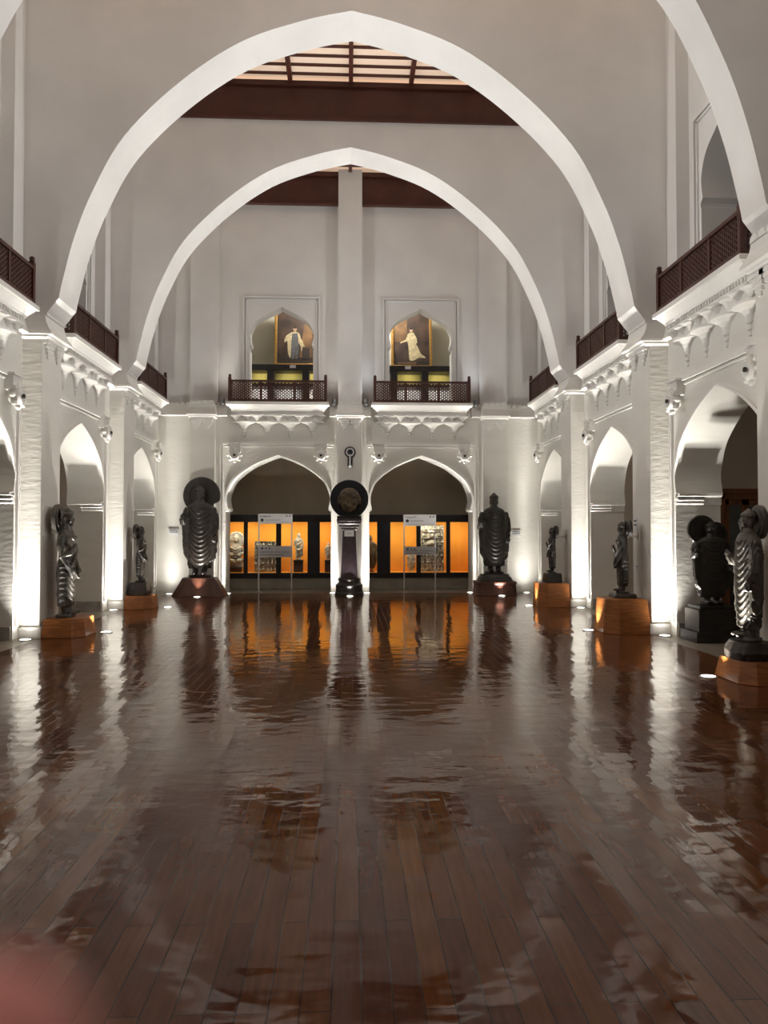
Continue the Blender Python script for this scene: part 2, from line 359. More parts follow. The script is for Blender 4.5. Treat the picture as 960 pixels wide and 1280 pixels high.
def cap_box(mb, x0, x1, y0, y1, ex0, ex1, ey0, ey1):
    mb.loft([[(x0 - o * ex0, y0 - o * ey0, z), (x1 + o * ex1, y0 - o * ey0, z), (x1 + o * ex1, y1 + o * ey1, z), (x0 - o * ex0, y1 + o * ey1, z)] for z, o in CAPP])
# side piers and capitals
for k, (a, b) in enumerate(PIERS):
    for sg, nm in ((-1, 'left'), (1, 'right')):
        xf = 4.56 if k == 3 else XF
        x0, x1 = sorted((sg * xf, sg * 5.65))
        mb = MB().box(x0, x1, a, b, 0, 4.86)
        struct('column', mb, 'plaster', 'pier', 'square whitewashed pier %d from the entrance along the %s side' % (k + 1, nm), bevel=.012)
        struct('baseboard_pier', MB().box(*sorted((sg * xf, sg * XW)), a - .03, a, 0, .17).box(*sorted((sg * (xf - .025), sg * xf)), a - .03, b + .03, 0, .17), 'stucco', 'skirting', 'low white foot of pier %d on the %s side' % (k + 1, nm), bevel=.008)
        c = MB(); cap_box(c, *((x0, x1) if sg < 0 else (x0, x1)), a, b, 0 if sg < 0 else 1, 1 if sg < 0 else 0, .4, .4)
        fr = lambda u, z, d, sg=sg, xf=xf: (sg * (xf + d), u, z)
        for q in (.25, .75): pendant(c, fr, a + (b - a) * q, 4.50, .34, 5, .055, .07)
        scallops(c, fr, a, b, 4.86, -.06, 0)
        struct('trim_capital', c, 'stucco', 'capital', 'moulded capital with scalloped crest on %s pier %d' % (nm, k + 1))
# lower side walls with arches, upper walls with gallery arches
FR_PROF = [(4.575, .0), (4.575, .11), (4.60, .11), (4.66, .08), (4.76, .045), (4.84, .03), (4.84, 0)]
def crest_band(mb, fn, u0, u1):
    rings = [[fn(u, z, -o) for z, o in FR_PROF] for u in (u0, u1)]
    mb.loft(rings); scallops(mb, fn, u0, u1, 4.84, -.05, 0)
HWB = 1.30
def balcony(fn, uc, label):
    mb = MB()
    prof = [(4.58, 1.14, .17), (4.60, 1.17, .20), (4.625, 1.17, .20), (4.63, 1.15, .18), (4.69, 1.15, .18), (4.70, 1.19, .22), (4.73, 1.20, .23), (4.79, 1.25, .28), (4.83, 1.28, .32), (4.835, 1.31, .36), (4.90, 1.31, .36), (4.91, 1.29, .34)]
    mb.loft([[fn(uc - hw, z, 0), fn(uc - hw, z, -o), fn(uc + hw, z, -o), fn(uc + hw, z, 0)] for z, hw, o in prof])
    for i in range(30):
        u = uc - 1.13 + i * 2.26 / 29
        mb.prism([(u - .018, 4.635), (u + .018, 4.635), (u + .018, 4.69), (u - .018, 4.69)], fn, -.17, -.205)
    # hanging corbel cells
    tr = [(0.005, 4.02), (.032, 4.03), (.032, 4.075), (.018, 4.085), (.05, 4.11), (.05, 4.155), (.03, 4.165), (.068, 4.19), (.075, 4.24), (.095, 4.29), (.14, 4.345), (.21, 4.385), (.285, 4.405), (.295, 4.43), (.295, 4.44)]
    n = 14
    for i in range(4):
        c = uc + (i - 1.5) * .585
        mb.loft([[fn(c + r * math.cos(PI * j / n), z, -.66 * r * math.sin(PI * j / n) - .0) for j in range(n + 1)] for r, z in tr])
    t2 = [(.02, 4.44), (.035, 4.46), (.06, 4.50), (.10, 4.545), (.15, 4.57), (.15, 4.59)]
    for i in range(9):
        c = uc + (i - 4) * .27
        mb.loft([[fn(c + r * math.cos(PI * j / n), z, -.10 - .75 * r * math.sin(PI * j / n)) for j in range(n + 1)] for r, z in t2])
    mb.prism([(uc - 1.10, 4.43), (uc + 1.10, 4.43), (uc + 1.10, 4.58), (uc - 1.10, 4.58)], fn, 0, -.11)
    return struct('trim_balcony', mb, 'stucco', 'balcony', label)
def alfiz(fn, uc, label):
    mb = MB()
    for z0, z1, o in ((3.83, 3.90, .06), (3.775, 3.80, .03)):
        mb.prism([(uc - 1.44, z0), (uc + 1.44, z0), (uc + 1.44, z1), (uc - 1.44, z1)], fn, 0, -o)
    for s in (-1, 1):
        for u, wd, o in ((1.425, .03, .04), (1.50, .025, .03)):
            mb.prism([(uc + s * u - wd / 2, .2), (uc + s * u + wd / 2, .2), (uc + s * u + wd / 2, 3.83), (uc + s * u - wd / 2, 3.83)], fn, 0, -o)
    # raised lip round the arch
    L = LOW[3:]
    for s in (-1, 1):
        ring = [[fn(uc + s * (w_ + .0), z_, 0), fn(uc + s * w_, z_, -.025), fn(uc + s * (w_ + .045), z_ + .02, -.025), fn(uc + s * (w_ + .045), z_ + .02, 0)] for w_, z_ in L]
        mb.loft(ring)
    return struct('trim_frame', mb, 'stucco', 'moulding', label)
def impost(fn, uc, dd, label):
    mb = MB()
    for s in (-1, 1):
        for z0, z1, p in ((2.00, 2.05, .05), (2.05, 2.10, .10), (2.11, 2.17, .15)):
            mb.prism([(uc + s * 1.36, z0), (uc + s * (1.36 - p), z0 + .02), (uc + s * (1.36 - p), z1), (uc + s * 1.36, z1)], fn, 0, dd)
        mb.prism([(uc + s * 1.36, 2.0), (uc + s * 1.33, 2.0), (uc + s * 1.33, 2.15), (uc + s * 1.36, 2.15)], fn, dd, .70)
    return struct('trim_impost', mb, 'stucco', 'moulding', label)
def jamb_skirt(fn, uc, label):
    mb = MB()
    for s in (-1, 1):
        mb.prism([(uc + s * 1.38, 0), (uc + s * 1.34, 0), (uc + s * 1.34, .2), (uc + s * 1.38, .22)], fn, .03, .72)
    return struct('baseboard_arch', mb, 'marble', 'skirting', label)
ORD = {5: 'farthest', 4: 'middle', 3: 'nearest visible'}
def upper_frame(fn, uc, label):
    mb = MB()
    for s in (-1, 1):
        for u, wd, o in ((.92, .03, .03), (.99, .05, .05)):
            mb.prism([(uc + s * u - wd / 2, 4.95), (uc + s * u + wd / 2, 4.95), (uc + s * u + wd / 2, 7.72), (uc + s * u - wd / 2, 7.72)], fn, .2, .2 - o)
    for z, hz, o in ((7.69, .03, .03), (7.75, .05, .05)):
        mb.prism([(uc - 1.01, z - hz / 2), (uc + 1.01, z - hz / 2), (uc + 1.01, z + hz / 2), (uc - 1.01, z + hz / 2)], fn, .2, .2 - o)
    return struct('trim_upper', mb, 'plaster_upper', 'moulding', label)
for k, (a, b) in enumerate(BAYS):
    uc = (a + b) / 2 if k != 2 else 5.9
    if k == 5: uc = 18.37
    if k == 3: uc = 10.16
    if k == 4: uc = 14.28
    for sg, nm in ((-1, 'left'), (1, 'right')):
        fn = fside(sg); where = '%s bay of the %s side' % (ORD.get(k, 'entrance-end number %d' % (k + 1)), nm)
        struct('wall_' + nm, weld(arch_wall(MB(), fn, a, b, 0, 4.9, uc, LOW, 0, .70).mesh('wall')), 'plaster', 'wall', 'whitewashed lower wall with an open arch, ' + where)
        struct('wall_' + nm, weld(arch_wall(MB(), fn, a - .8, b + (.8 if k < 5 else 0), 4.85, 11.2, uc, UPP, .2, .75).mesh('wall')), 'plaster_upper', 'wall', 'upper wall with a gallery arch, ' + where)
        if k >= 3:
            alfiz(fn, uc, 'rectangular moulding round the arch, ' + where)
            impost(fn, uc, .42, 'ledge moulding inside the arch, ' + where)
            jamb_skirt(fn, uc, 'grey marble skirting inside the arch, ' + where)
            upper_frame(fn, uc, 'moulded frame of the gallery arch, ' + where)
            balcony(fn, uc, 'white corbelled balcony cornice, ' + where)
            mb = MB(); crest_band(mb, fn, a, uc - HWB - .02); crest_band(mb, fn, uc + HWB + .02, b)
            struct('trim_crest', mb, 'stucco', 'cornice', 'scalloped crest beside the balcony, ' + where)
            mb = MB().box(*sorted((sg * XW, sg * XU)), a, a + .3, 4.85, 11.0).box(*sorted((sg * XW, sg * XU)), b - .36, b, 4.85, 11.0)
            struct('trim_pilaster', mb, 'plaster_upper', 'pilaster', 'flat upper pilasters beside the gallery arch, ' + where)
    # aisle and gallery shells
for sg, nm in ((-1, 'left'), (1, 'right')):
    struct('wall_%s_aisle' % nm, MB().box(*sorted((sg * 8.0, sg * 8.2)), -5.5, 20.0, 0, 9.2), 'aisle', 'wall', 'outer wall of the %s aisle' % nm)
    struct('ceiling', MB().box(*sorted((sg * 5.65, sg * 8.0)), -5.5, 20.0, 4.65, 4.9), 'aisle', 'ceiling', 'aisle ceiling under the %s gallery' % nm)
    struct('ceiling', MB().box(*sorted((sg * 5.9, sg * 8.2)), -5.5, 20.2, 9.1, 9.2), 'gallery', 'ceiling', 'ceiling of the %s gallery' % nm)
    struct('wall_%s_partition' % nm, weld(arch_wall(MB(), lambda u, z, d: (u, 12.9 + d, z), *sorted((sg * 5.65, sg * 8.0)), 0, 4.65, sg * 6.95, [(.62, 0), (.62, 2.3), (0, 2.31)], 0, .15).mesh('wall')), 'aisle', 'wall', 'cross wall with a doorway in the %s aisle' % nm)
    struct('wall_%s_gallery' % nm, MB().box(*sorted((sg * 5.75, sg * 8.0)), 12.3, 12.45, 4.9, 9.1), 'gallery', 'wall', 'cross wall of the %s gallery' % nm)

for sg, nm in ((-1, 'left'), (1, 'right')):
    struct('wall_back_aisle', MB().box(*sorted((sg * 4.95, sg * 8.2)), 20.0, 20.2, 0, 4.9), 'aisle', 'wall', 'end wall of the %s aisle' % nm)
    struct('wall_back_aisle', MB().box(*sorted((sg * 5.15, sg * 8.2)), 20.2, 20.4, 4.85, 9.2), 'gallery', 'wall', 'end wall of the %s gallery' % nm)
    struct('floor', MB().box(*sorted((sg * 4.96, sg * 8.2)), -5.5, 20.2, 4.82, 4.9), 'greystone', 'floor', 'gallery floor on the %s side' % nm)
# ------------------------------------------------------------------ end wall
BC = (-1.85, 1.86)
for i, (uc, nm) in enumerate(((BC[0], 'left'), (BC[1], 'right'))):
    u0, u1 = (-4.95, 0.0) if i == 0 else (0.0, 4.95)
    struct('wall_back', weld(arch_wall(MB(), fback, u0, u1, 0, 4.9, uc, LOW, 0, .8).mesh('wall')), 'plaster', 'wall', 'end wall half with the %s display arch' % nm)
    uu = -1.80 if i == 0 else 1.87
    struct('wall_back', weld(arch_wall(MB(), fback, u0 - .2 * (i == 0), u1 + .2 * i, 4.85, 10.2, uu, UPP, .2, .65).mesh('wall')), 'plaster_upper', 'wall', 'upper end wall with the %s portrait arch' % nm)
    alfiz(fback, uc, 'rectangular moulding round the %s display arch' % nm)
    upper_frame(fback, uu, 'shallow frame round the %s portrait arch' % nm)
    balcony(fback, uc, 'white corbelled balcony cornice under the %s portrait' % nm)
    mb = MB()
    for a, b in (((-4.95, -4.1), (-3.45, uc - HWB - .02), (uc + HWB + .02, -.31)) if i == 0 else ((.31, uc - HWB - .02), (uc + HWB + .02, 3.45), (4.1, 4.95))): crest_band(mb, fback, a, b)
    struct('trim_crest', mb, 'stucco', 'cornice', 'scalloped crest beside the %s end wall balcony' % nm)
for xc, wd, nm in ((-3.78, .64, 'left'), (0, .62, 'central'), (3.77, .64, 'right')):
    x0, x1 = xc - wd / 2, xc + wd / 2
    struct('column', MB().box(x0, x1, 19.8, 20.0, 0, 4.86), 'plaster', 'pier', '%s flat pier of the end wall' % nm, bevel=.012)
    c = MB(); CB = CAPP
    c.loft([[(x0 - o * .35, 19.8 - o, z), (x1 + o * .35, 19.8 - o, z), (x1 + o * .35, 20.0, z), (x0 - o * .35, 20.0, z)] for z, o in CB])
    ff = lambda u, z, d: (u, 19.8 + d, z)
    for q in (.27, .73): pendant(c, ff, x0 + wd * q, 4.5, .30, 5, .055, .07)
    scallops(c, ff, x0, x1, 4.86, -.06, 0)
    struct('trim_capital', c, 'stucco', 'capital', 'moulded capital on the %s end wall pier' % nm)
    top = 11.08 if nm == 'central' else 10.2
    struct('trim_pilaster', MB().box(x0 - (.04 if nm != 'central' else 0), x1 + (.04 if nm != 'central' else 0), 19.94 if nm == 'central' else 20.0, 20.22, 4.86, top), 'plaster_upper', 'pilaster', 'tall %s pilaster of the upper end wall' % nm)
struct('trim_pilaster', MB().box(-5.15, -4.1, 20.08, 20.22, 4.86, 10.2).box(4.1, 5.15, 20.08, 20.22, 4.86, 10.2), 'plaster_upper', 'pilaster', 'broad corner strips of the upper end wall')
# behind the end wall: display niche below, gallery above
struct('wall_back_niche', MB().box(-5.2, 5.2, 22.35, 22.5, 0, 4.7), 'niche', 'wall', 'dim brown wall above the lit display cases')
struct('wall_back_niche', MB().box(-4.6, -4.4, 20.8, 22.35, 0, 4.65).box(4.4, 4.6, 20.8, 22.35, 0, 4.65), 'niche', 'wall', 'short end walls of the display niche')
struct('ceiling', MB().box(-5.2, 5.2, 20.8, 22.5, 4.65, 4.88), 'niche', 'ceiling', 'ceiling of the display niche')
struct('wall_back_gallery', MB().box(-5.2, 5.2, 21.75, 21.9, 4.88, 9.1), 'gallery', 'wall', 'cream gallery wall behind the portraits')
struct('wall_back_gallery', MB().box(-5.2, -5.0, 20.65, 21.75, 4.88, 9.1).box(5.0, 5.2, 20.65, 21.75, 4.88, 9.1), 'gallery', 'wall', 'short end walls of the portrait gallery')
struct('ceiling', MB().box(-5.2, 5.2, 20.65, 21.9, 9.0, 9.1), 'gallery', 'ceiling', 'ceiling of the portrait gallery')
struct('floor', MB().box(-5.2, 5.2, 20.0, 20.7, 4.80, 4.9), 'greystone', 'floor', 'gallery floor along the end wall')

# ------------------------------------------------------------------ balustrades
def balustrade(loc, rotz, label, wid=2.44, dep=.30):
    """front along local X (facing -Y), returns go back along +Y"""
    t = thing('balustrade', loc, label, 'balustrade', 'carved balustrades of the gallery balconies', rotz)
    H = .56
    def lattice(mb, fn, u0, u1):
        n = max(2, int((u1 - u0) / .046)); s = (u1 - u0) / n
        for i in range(n + 1):
            u = u0 + s * i; mb.prism([(u - .010, .07), (u + .010, .07), (u + .010, H - .06), (u - .010, H - .06)], fn, -.011, .011)
        rows = 6
        for i in range(n):
            for r in range(rows):
                z = .07 + (H - .13) * (r + (.25 if i % 2 else .75)) / rows
                mb.prism([(u0 + s * i, z - .011), (u0 + s * (i + 1), z - .011), (u0 + s * (i + 1), z + .011), (u0 + s * i, z + .011)], fn, -.010, .010)
    ff = lambda u, z, d: (u, d, z)
    hw = wid / 2
    xs = [-hw, -hw / 3 * 1.05, hw / 3 * 1.05, hw]
    for i, x in enumerate(xs):
        big = i in (0, 3); r = .038 if big else .026
        mb = MB().box(x - r, x + r, -r, r, 0, .62 if big else H)
        if big: mb.lathe([(.03, .62), (.045, .635), (.03, .65), (.042, .675), (.03, .70), (0.002, .715)], (x, 0, 0), 10)
        obj('post', mb, 'darkwood', t)
    for i in range(3):
        mb = MB(); lattice(mb, ff, xs[i] + .03, xs[i + 1] - .03); obj('lattice_panel', mb, 'darkwood', t)
    obj('handrail', MB().box(-hw, hw, -.035, .035, H - .05, H), 'darkwood', t)
    obj('bottom_rail', MB().box(-hw, hw, -.03, .03, .0, .07), 'darkwood', t)
    for sgn in (-1, 1):
        fr = lambda u, z, d, sgn=sgn: (sgn * hw + d, u, z)
        mb = MB().box(sgn * hw - .03, sgn * hw + .03, 0, dep, H - .05, H).box(sgn * hw - .03, sgn * hw + .03, 0, dep, 0, .07); lattice(mb, fr, .03, dep)
        obj('return_panel', mb, 'darkwood', t)
    return t
bal0 = balustrade((BC[0], 19.72, 4.91), 0, 'dark carved wooden balustrade in front of the portrait of a man in a white cape')
spots_b = [((BC[1], 19.72, 4.91), 0, 'dark carved wooden balustrade in front of the portrait of a lady in a pale gown')]
for k in (3, 4, 5):
    uc = {3: 10.16, 4: 14.28, 5: 18.37}[k]
    for sg, nm in ((-1, 'left'), (1, 'right')):
        spots_b.append(((sg * 4.67, uc, 4.91), sg * -PI / 2 if sg > 0 else PI / 2, 'dark carved balustrade on the %s balcony of the %s wall' % (ORD[k], nm)))
for loc, rz, lab in spots_b:
    c = copy_tree(bal0); c.location = loc; c.rotation_euler = (0, 0, rz); c['label'] = lab

# ------------------------------------------------------------------ carved rosette brackets
def rosette(loc, rotz, label):
    t = thing('carved_rosette', loc, label, 'wall ornament', 'carved rosette brackets on the arch spandrels', rotz)
    obj('bracket_block', MB().box(-.11, .11, -.10, .0, .06, .24).box(-.13, .13, -.12, 0, .22, .25), 'stucco', t, bevel=.006)
    mb = MB().lathe([(.02, -.10), (.075, -.12), (.10, -.09), (.10, -.04), (.07, 0)], n=20)
    for i in range(8):
        a = 2 * PI * i / 8
        mb.ell((.105 * math.cos(a), .105 * math.sin(a), -.06), (.055, .03, .03), 10, 6, Matrix.Rotation(a, 3, 'Z') @ Matrix.Rotation(.5, 3, 'Y'))
    mb.map(lambda x, y, z: (x, z * 1.2 - .02, y)); obj('petals', mb, 'rosette', t, smooth=True)
    obj('center_hole_shade', MB().lathe([(.024, 0), (.024, -.02), (.0, -.022)], n=14).map(lambda x, y, z: (x, z - .158, y)), 'hole_shade', t)  # solid dark cap, colour stands in for the shaded hole
    t.scale = (1.3, 1.3, 1.3)
    return t
r0 = rosette((-2.96, 20.0, 3.55), 0, 'carved rosette bracket at the left top corner of the left display arch')
def rcopy(loc, rz, lab):
    c = copy_tree(r0); c.location = loc; c.rotation_euler = (0, 0, rz); c['label'] = lab
rcopy((-.75, 20.0, 3.55), 0, 'carved rosette bracket at the right top corner of the left display arch')
rcopy((.75, 20.0, 3.55), 0, 'carved rosette bracket at the left top corner of the right display arch')
rcopy((2.98, 20.0, 3.55), 0, 'carved rosette bracket at the right top corner of the right display arch')
for k in (3, 4, 5):
    uc = {3: 10.16, 4: 14.28, 5: 18.37}[k]
    for sg, nm in ((-1, 'left'), (1, 'right')):
        for dy, en in ((1.14, 'far'), (-1.14, 'near')):
            if dy < 0 and not (k == 3 and sg == 1): continue
            rcopy((sg * 4.95, uc + dy, 3.55), PI / 2 if sg < 0 else -PI / 2, 'carved rosette bracket at the %s end of the %s arch on the %s wall' % (en, ORD[k], nm))

# ------------------------------------------------------------------ statues
def make_body(H, style='monk', seed=0, vox=.0062, halo=False, fold=1.0, lean=0.0):
    """standing figure facing -Y, feet at z=0, height H; one continuous mesh with carved robe folds"""
    rr = random.Random(seed); mb = MB()
    E = lambda c, r, rot=None: mb.ell(c, r, 20, 14, rot)
    # pedestal slab under the feet, feet
    mb.loft([[(.125 * math.cos(t), .085 * math.sin(t), z) for t in [2 * PI * i / 24 for i in range(24)]] for z in (0, .028)])
    for s in (-1, 1):
        E((s * .048, -.055, .045), (.028, .065, .022)); mb.tube([(s * .048, -.01, .04), (s * .05, 0, .13), (s * .055, 0, .25)], [.030, .036, .05], 14)
    mono = style == 'monk'
    if mono: rings = [(.095, .128, .066), (.14, .136, .070), (.25, .138, .076), (.38, .135, .080), (.48, .132, .082), (.56, .122, .080), (.64, .122, .078), (.71, .135, .078), (.765, .140, .070), (.80, .110, .060), (.825, .055, .048), (.85, .040, .040)]
    else: rings = [(.10, .112, .060), (.16, .118, .064), (.28, .122, .070), (.40, .120, .075), (.47, .112, .072), (.53, .092, .064), (.60, .088, .060), (.68, .112, .068), (.75, .128, .066), (.79, .105, .055), (.82, .050, .044), (.85, .038, .040)]
    n = 40
    mb.loft([[(a * math.copysign(abs(math.cos(t)) ** .85, math.cos(t)), b * math.copysign(abs(math.sin(t)) ** .85, math.sin(t)), z) for t in [2 * PI * i / n for i in range(n)]] for z, a, b in rings])
    # arms
    if mono:
        mb.tube([(-.125, 0, .755), (-.165, .005, .66), (-.172, 0, .57), (-.178, -.05, .60), (-.180, -.085, .645)], [.046, .046, .042, .036, .028], 14)
        mb.tube([(.125, 0, .755), (.162, .0, .64), (.168, -.01, .54), (.165, -.05, .47), (.163, -.065, .43)], [.046, .048, .044, .036, .028], 14)
        E((.163, -.07, .415), (.026, .028, .036)); E((-.180, -.09, .66), (.022, .02, .032))
        # cloak edges hanging from both arms
        for s, z0 in ((-1, .20), (1, .17)):
            mb.loft([[(s * (xo), yo, z) for xo, yo in ((.10, -.05), (xw, -.045), (xw + .012, 0), (xw, .04), (.10, .05))] for z, xw in ((z0, .135), (z0 + .04, .160), (.35, .178), (.50, .182), (.58, .19), (.66, .175))])
    else:
        mb.tube([(-.118, 0, .745), (-.150, .01, .65), (-.150, .0, .56), (-.120, -.07, .585), (-.085, -.10, .63)], [.038, .034, .031, .026, .022], 14)
        mb.tube([(.118, 0, .745), (.152, .0, .65), (.158, 0, .55), (.155, -.03, .46), (.150, -.04, .41)], [.038, .034, .031, .026, .022], 14)
        E((-.08, -.105, .65), (.02, .018, .03)); E((.150, -.045, .395), (.022, .024, .034))
        # shawl looping across the thighs and hanging at the side
        mb.tube([(-.15, 0, .56), (-.11, -.075, .43), (0, -.105, .36), (.10, -.085, .42), (.155, -.02, .56)], .022, 10)
        mb.tube([(.15, .0, .70), (.06, -.075, .62), (-.06, -.085, .50), (-.12, -.06, .44)], .018, 10)
        mb.loft([[(x, y, z) for x, y in ((.12, -.04), (.165, -.03), (.175, .01), (.16, .04), (.11, .04))] for z in (.14, .3, .45, .56)])
        for i in range(9):   # necklace
            t = -1.1 + 2.2 * i / 8; E((.062 * math.sin(t), -.062 - .012 * math.cos(t), .755 - .05 * math.cos(t)), (.014, .012, .014))
    # neck and head
    mb.tube([(0, .005, .80), (0, .0, .86)], [.040, .036], 16)
    E((0, -.004, .902), (.047, .055, .064)); E((0, -.02, .868), (.034, .034, .026))          # skull, jaw
    E((0, -.060, .895), (.0085, .012, .020)); E((0, -.056, .882), (.012, .012, .007))         # nose
    E((0, -.053, .866), (.018, .010, .0045)); E((0, -.051, .857), (.014, .010, .005)); E((0, -.048, .843), (.014, .014, .011))   # lips, chin
    for s in (-1, 1):
        E((s * .020, -.050, .917), (.017, .009, .005)); E((s * .020, -.049, .903), (.011, .009, .006)); E((s * .027, -.040, .885), (.016, .016, .018))   # brow, eye, cheek
        E((s * .049, .004, .888), (.007, .014, .034))                                          # long ear
    if mono:
        E((0, .006, .922), (.052, .056, .054)); E((0, .008, .978), (.026, .028, .026))         # hair and topknot
        for i in range(7):
            for j in range(14):
                t = PI * 2 * (j + .5 * (i % 2)) / 14; ph = .28 + i * .19
                p = (.053 * math.cos(t) * math.cos(ph), .006 + .057 * math.sin(t) * math.cos(ph), .928 + .052 * math.sin(ph))
                if not (p[1] < -.03 and p[2] < .945): E(p, (.010, .010, .010))
    else:
        E((0, .010, .925), (.054, .058, .055)); E((0, .0, .965), (.040, .045, .038))
        mb.loft([[(.056 * math.cos(t) * q, .058 * math.sin(t) * q, z) for t in [2 * PI * i / 24 for i in range(24)]] for z, q in ((.928, .98), (.932, 1.08), (.948, 1.08), (.953, .98))])   # headband
        E((0, -.054, .958), (.011, .008, .016)); E((.03, .03, .97), (.03, .03, .026)); E((-.03, .03, .97), (.03, .03, .026))
        for s in (-1, 1): E((s * .058, .012, .86), (.018, .022, .05))
    me = mb.mesh('raw'); o = bpy.data.objects.new('raw', me); COL.objects.link(o)
    md = o.modifiers.new('r', 'REMESH'); md.mode = 'VOXEL'; md.voxel_size = vox
    sm = o.modifiers.new('s', 'SMOOTH'); sm.factor = .5; sm.iterations = 1
    dg = bpy.context.evaluated_depsgraph_get(); m2 = bpy.data.meshes.new_from_object(o.evaluated_get(dg))
    bpy.data.objects.remove(o); bpy.data.meshes.remove(me)
    nn = [v.normal.copy() for v in m2.vertices]
    for v, nm in zip(m2.vertices, nn):
        x, y, z = v.co
        top = .775 if mono else .50
        if .07 < z < top and nm.z < .9:
            edge = min(1, (z - .07) / .04, (top - z) / .04)
            if abs(x) < .118 or not mono:
                ph = (z - 7.5 * (x - .015) ** 2 - (.30 * x if z > .6 else .10 * x)) * 20
            else: ph = x * 62 + z * 3
            if y > .03: ph = x * 40
            s = abs(math.sin(PI * ph)); d = (.50 - s ** .5) * .0125 * fold * edge
            v.co += nm * d
    for v in m2.vertices:
        v.co = Vector((v.co.x, v.co.y + lean * v.co.z, v.co.z)) * H
    m2.shade_smooth(); m2.name = 'carved_figure'
    return m2
def halo_mb(r, th, c, n=40, tilt=0, chip=0):
    rings = []
    for rr, y in ((.05, -th * .3), (.62, -th * .3), (.64, -th * .55), (.70, -th * .55), (.72, -th * .3), (.96, -th * .3), (1, -.0), (.96, th * .6), (.05, th * .6)):
        ring = []
        for i in range(n):
            a = 2 * PI * i / n; q = rr * r
            if chip and 5.3 < a < 5.9: q *= 1 - chip * math.sin((a - 5.3) / .6 * PI)
            ring.append((c[0] + q * math.cos(a), c[1] + y, c[2] + q * math.sin(a)))
        rings.append(ring)
    return MB().loft(rings)
def plinth(name, loc, rotz, wb, db, wt, dt, h, chb, cht, m, label, cat='plinth', split=False):
    """tapered block with canted front corners (front = -Y)"""
    ring = lambda w_, d_, c, z: [(-w_ / 2, d_ / 2, z), (-w_ / 2, -d_ / 2 + c, z), (-w_ / 2 + c, -d_ / 2, z), (w_ / 2 - c, -d_ / 2, z), (w_ / 2, -d_ / 2 + c, z), (w_ / 2, d_ / 2, z)]
    o = obj(name, MB().loft([ring(wb, db, chb, 0), ring(wt, dt, cht, h)]), m, label=label, cat=cat, loc=loc, bevel=.008)
    o.rotation_euler = (0, 0, rotz); return o
def statue(loc, rotz, H, label, m='schist', style='monk', seed=0, halo=None, rod=0, block=None, chip=0, fold=1.0, vox=.0062, sx=1.0):
    t = thing('statue', loc, label, 'statue', None, rotz); t.scale = (sx, 1, 1)
    zb = 0
    if block:
        wb, db, zb = block; obj('stone_block', MB().loft([[(-wb / 2, -db / 2, 0), (wb / 2, -db / 2, 0), (wb / 2, db / 2, 0), (-wb / 2, db / 2, 0)], [(-wb * .46, -db * .44, zb), (wb * .46, -db * .44, zb), (wb * .46, db * .46, zb), (-wb * .46, db * .46, zb)]]), m, t, bevel=.02)
    b = obj('body', make_body(H, style, seed, vox, fold=fold), m, t, loc=(0, 0, zb))
    if halo: obj('halo', halo_mb(halo, .07, (0, .075 * H, zb + H * .90), chip=chip), m, t, bevel=0)
    if rod: obj('support_rod', MB().tube([(0, .05 * H, zb + H * .80), (0, .05 * H + rod, zb + H * .80)], .018, 10).box(-.05, .05, .05 * H + rod - .012, .05 * H + rod, zb + H * .80 - .05, zb + H * .80 + .05), 'metal', t, label='steel rod holding the figure to the pier')
    return t

# end wall, left: large haloed Buddha on a tapered wooden plinth
plinth('plinth', (-3.74, 19.37, 0), 0, 1.30, .80, .78, .52, .45, .22, .10, 'redwood', 'dark tapered wooden plinth under the haloed statue left of the left arch')
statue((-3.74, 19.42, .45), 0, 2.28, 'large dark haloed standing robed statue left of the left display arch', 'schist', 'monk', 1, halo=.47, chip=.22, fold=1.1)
# end wall, right: robed figure without halo on a stepped round-cornered base
def stepped_base(loc, label):
    t = thing('stepped_plinth', loc, label, 'plinth')
    def rr(w_, d_, z, c=.14): 
        out = []
        for sx, sy, a0 in ((1, 1, 0), (-1, 1, 90), (-1, -1, 180), (1, -1, 270)):
            for k in range(5):
                a = math.radians(a0 + 90 * k / 4); out.append((sx * (w_ / 2 - c) + c * math.cos(a), sy * (d_ / 2 - c) + c * math.sin(a), z))
        return out
    obj('lower_drum', MB().loft([rr(1.06, .76, 0), rr(1.06, .76, .02), rr(1.02, .74, .05), rr(1.0, .72, .26), rr(1.03, .74, .29), rr(1.03, .74, .33), rr(.98, .70, .35)]), 'redwood', t, bevel=.01)
    obj('upper_step', MB().loft([rr(.86, .62, .35), rr(.86, .62, .38), rr(.80, .58, .41), rr(.80, .58, .44), rr(.72, .52, .48), rr(.70, .50, .52)]), 'schist_black', t, bevel=.008, label='dark stone step under the feet')
    return t
stepped_base((3.66, 19.36, 0), 'dark polished stepped base under the statue right of the right arch')
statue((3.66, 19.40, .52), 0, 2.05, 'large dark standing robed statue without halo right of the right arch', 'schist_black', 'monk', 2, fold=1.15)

# left wall statues
plinth('plinth', (-4.33, 12.14, 0), PI / 2, .82, .62, .72, .54, .28, .16, .13, 'orangewood', 'low orange wooden plinth at the nearest left pier')
statue((-4.40, 12.12, .28), math.radians(93), 1.68, 'dark standing statue in profile before the nearest left pier', 'schist_lit', 'bodhi', 3, halo=.23, rod=.14, fold=1.2)
plinth('plinth', (-4.36, 16.38, 0), PI / 2, .80, .56, .72, .50, .27, .15, .13, 'orangewood', 'low orange wooden plinth at the farther left pier')
statue((-4.40, 16.38, .27), math.radians(91), 1.18, 'small dark statue on a black block before the farther left pier', 'schist', 'bodhi', 4, halo=.16, rod=.14, block=(.44, .38, .26))
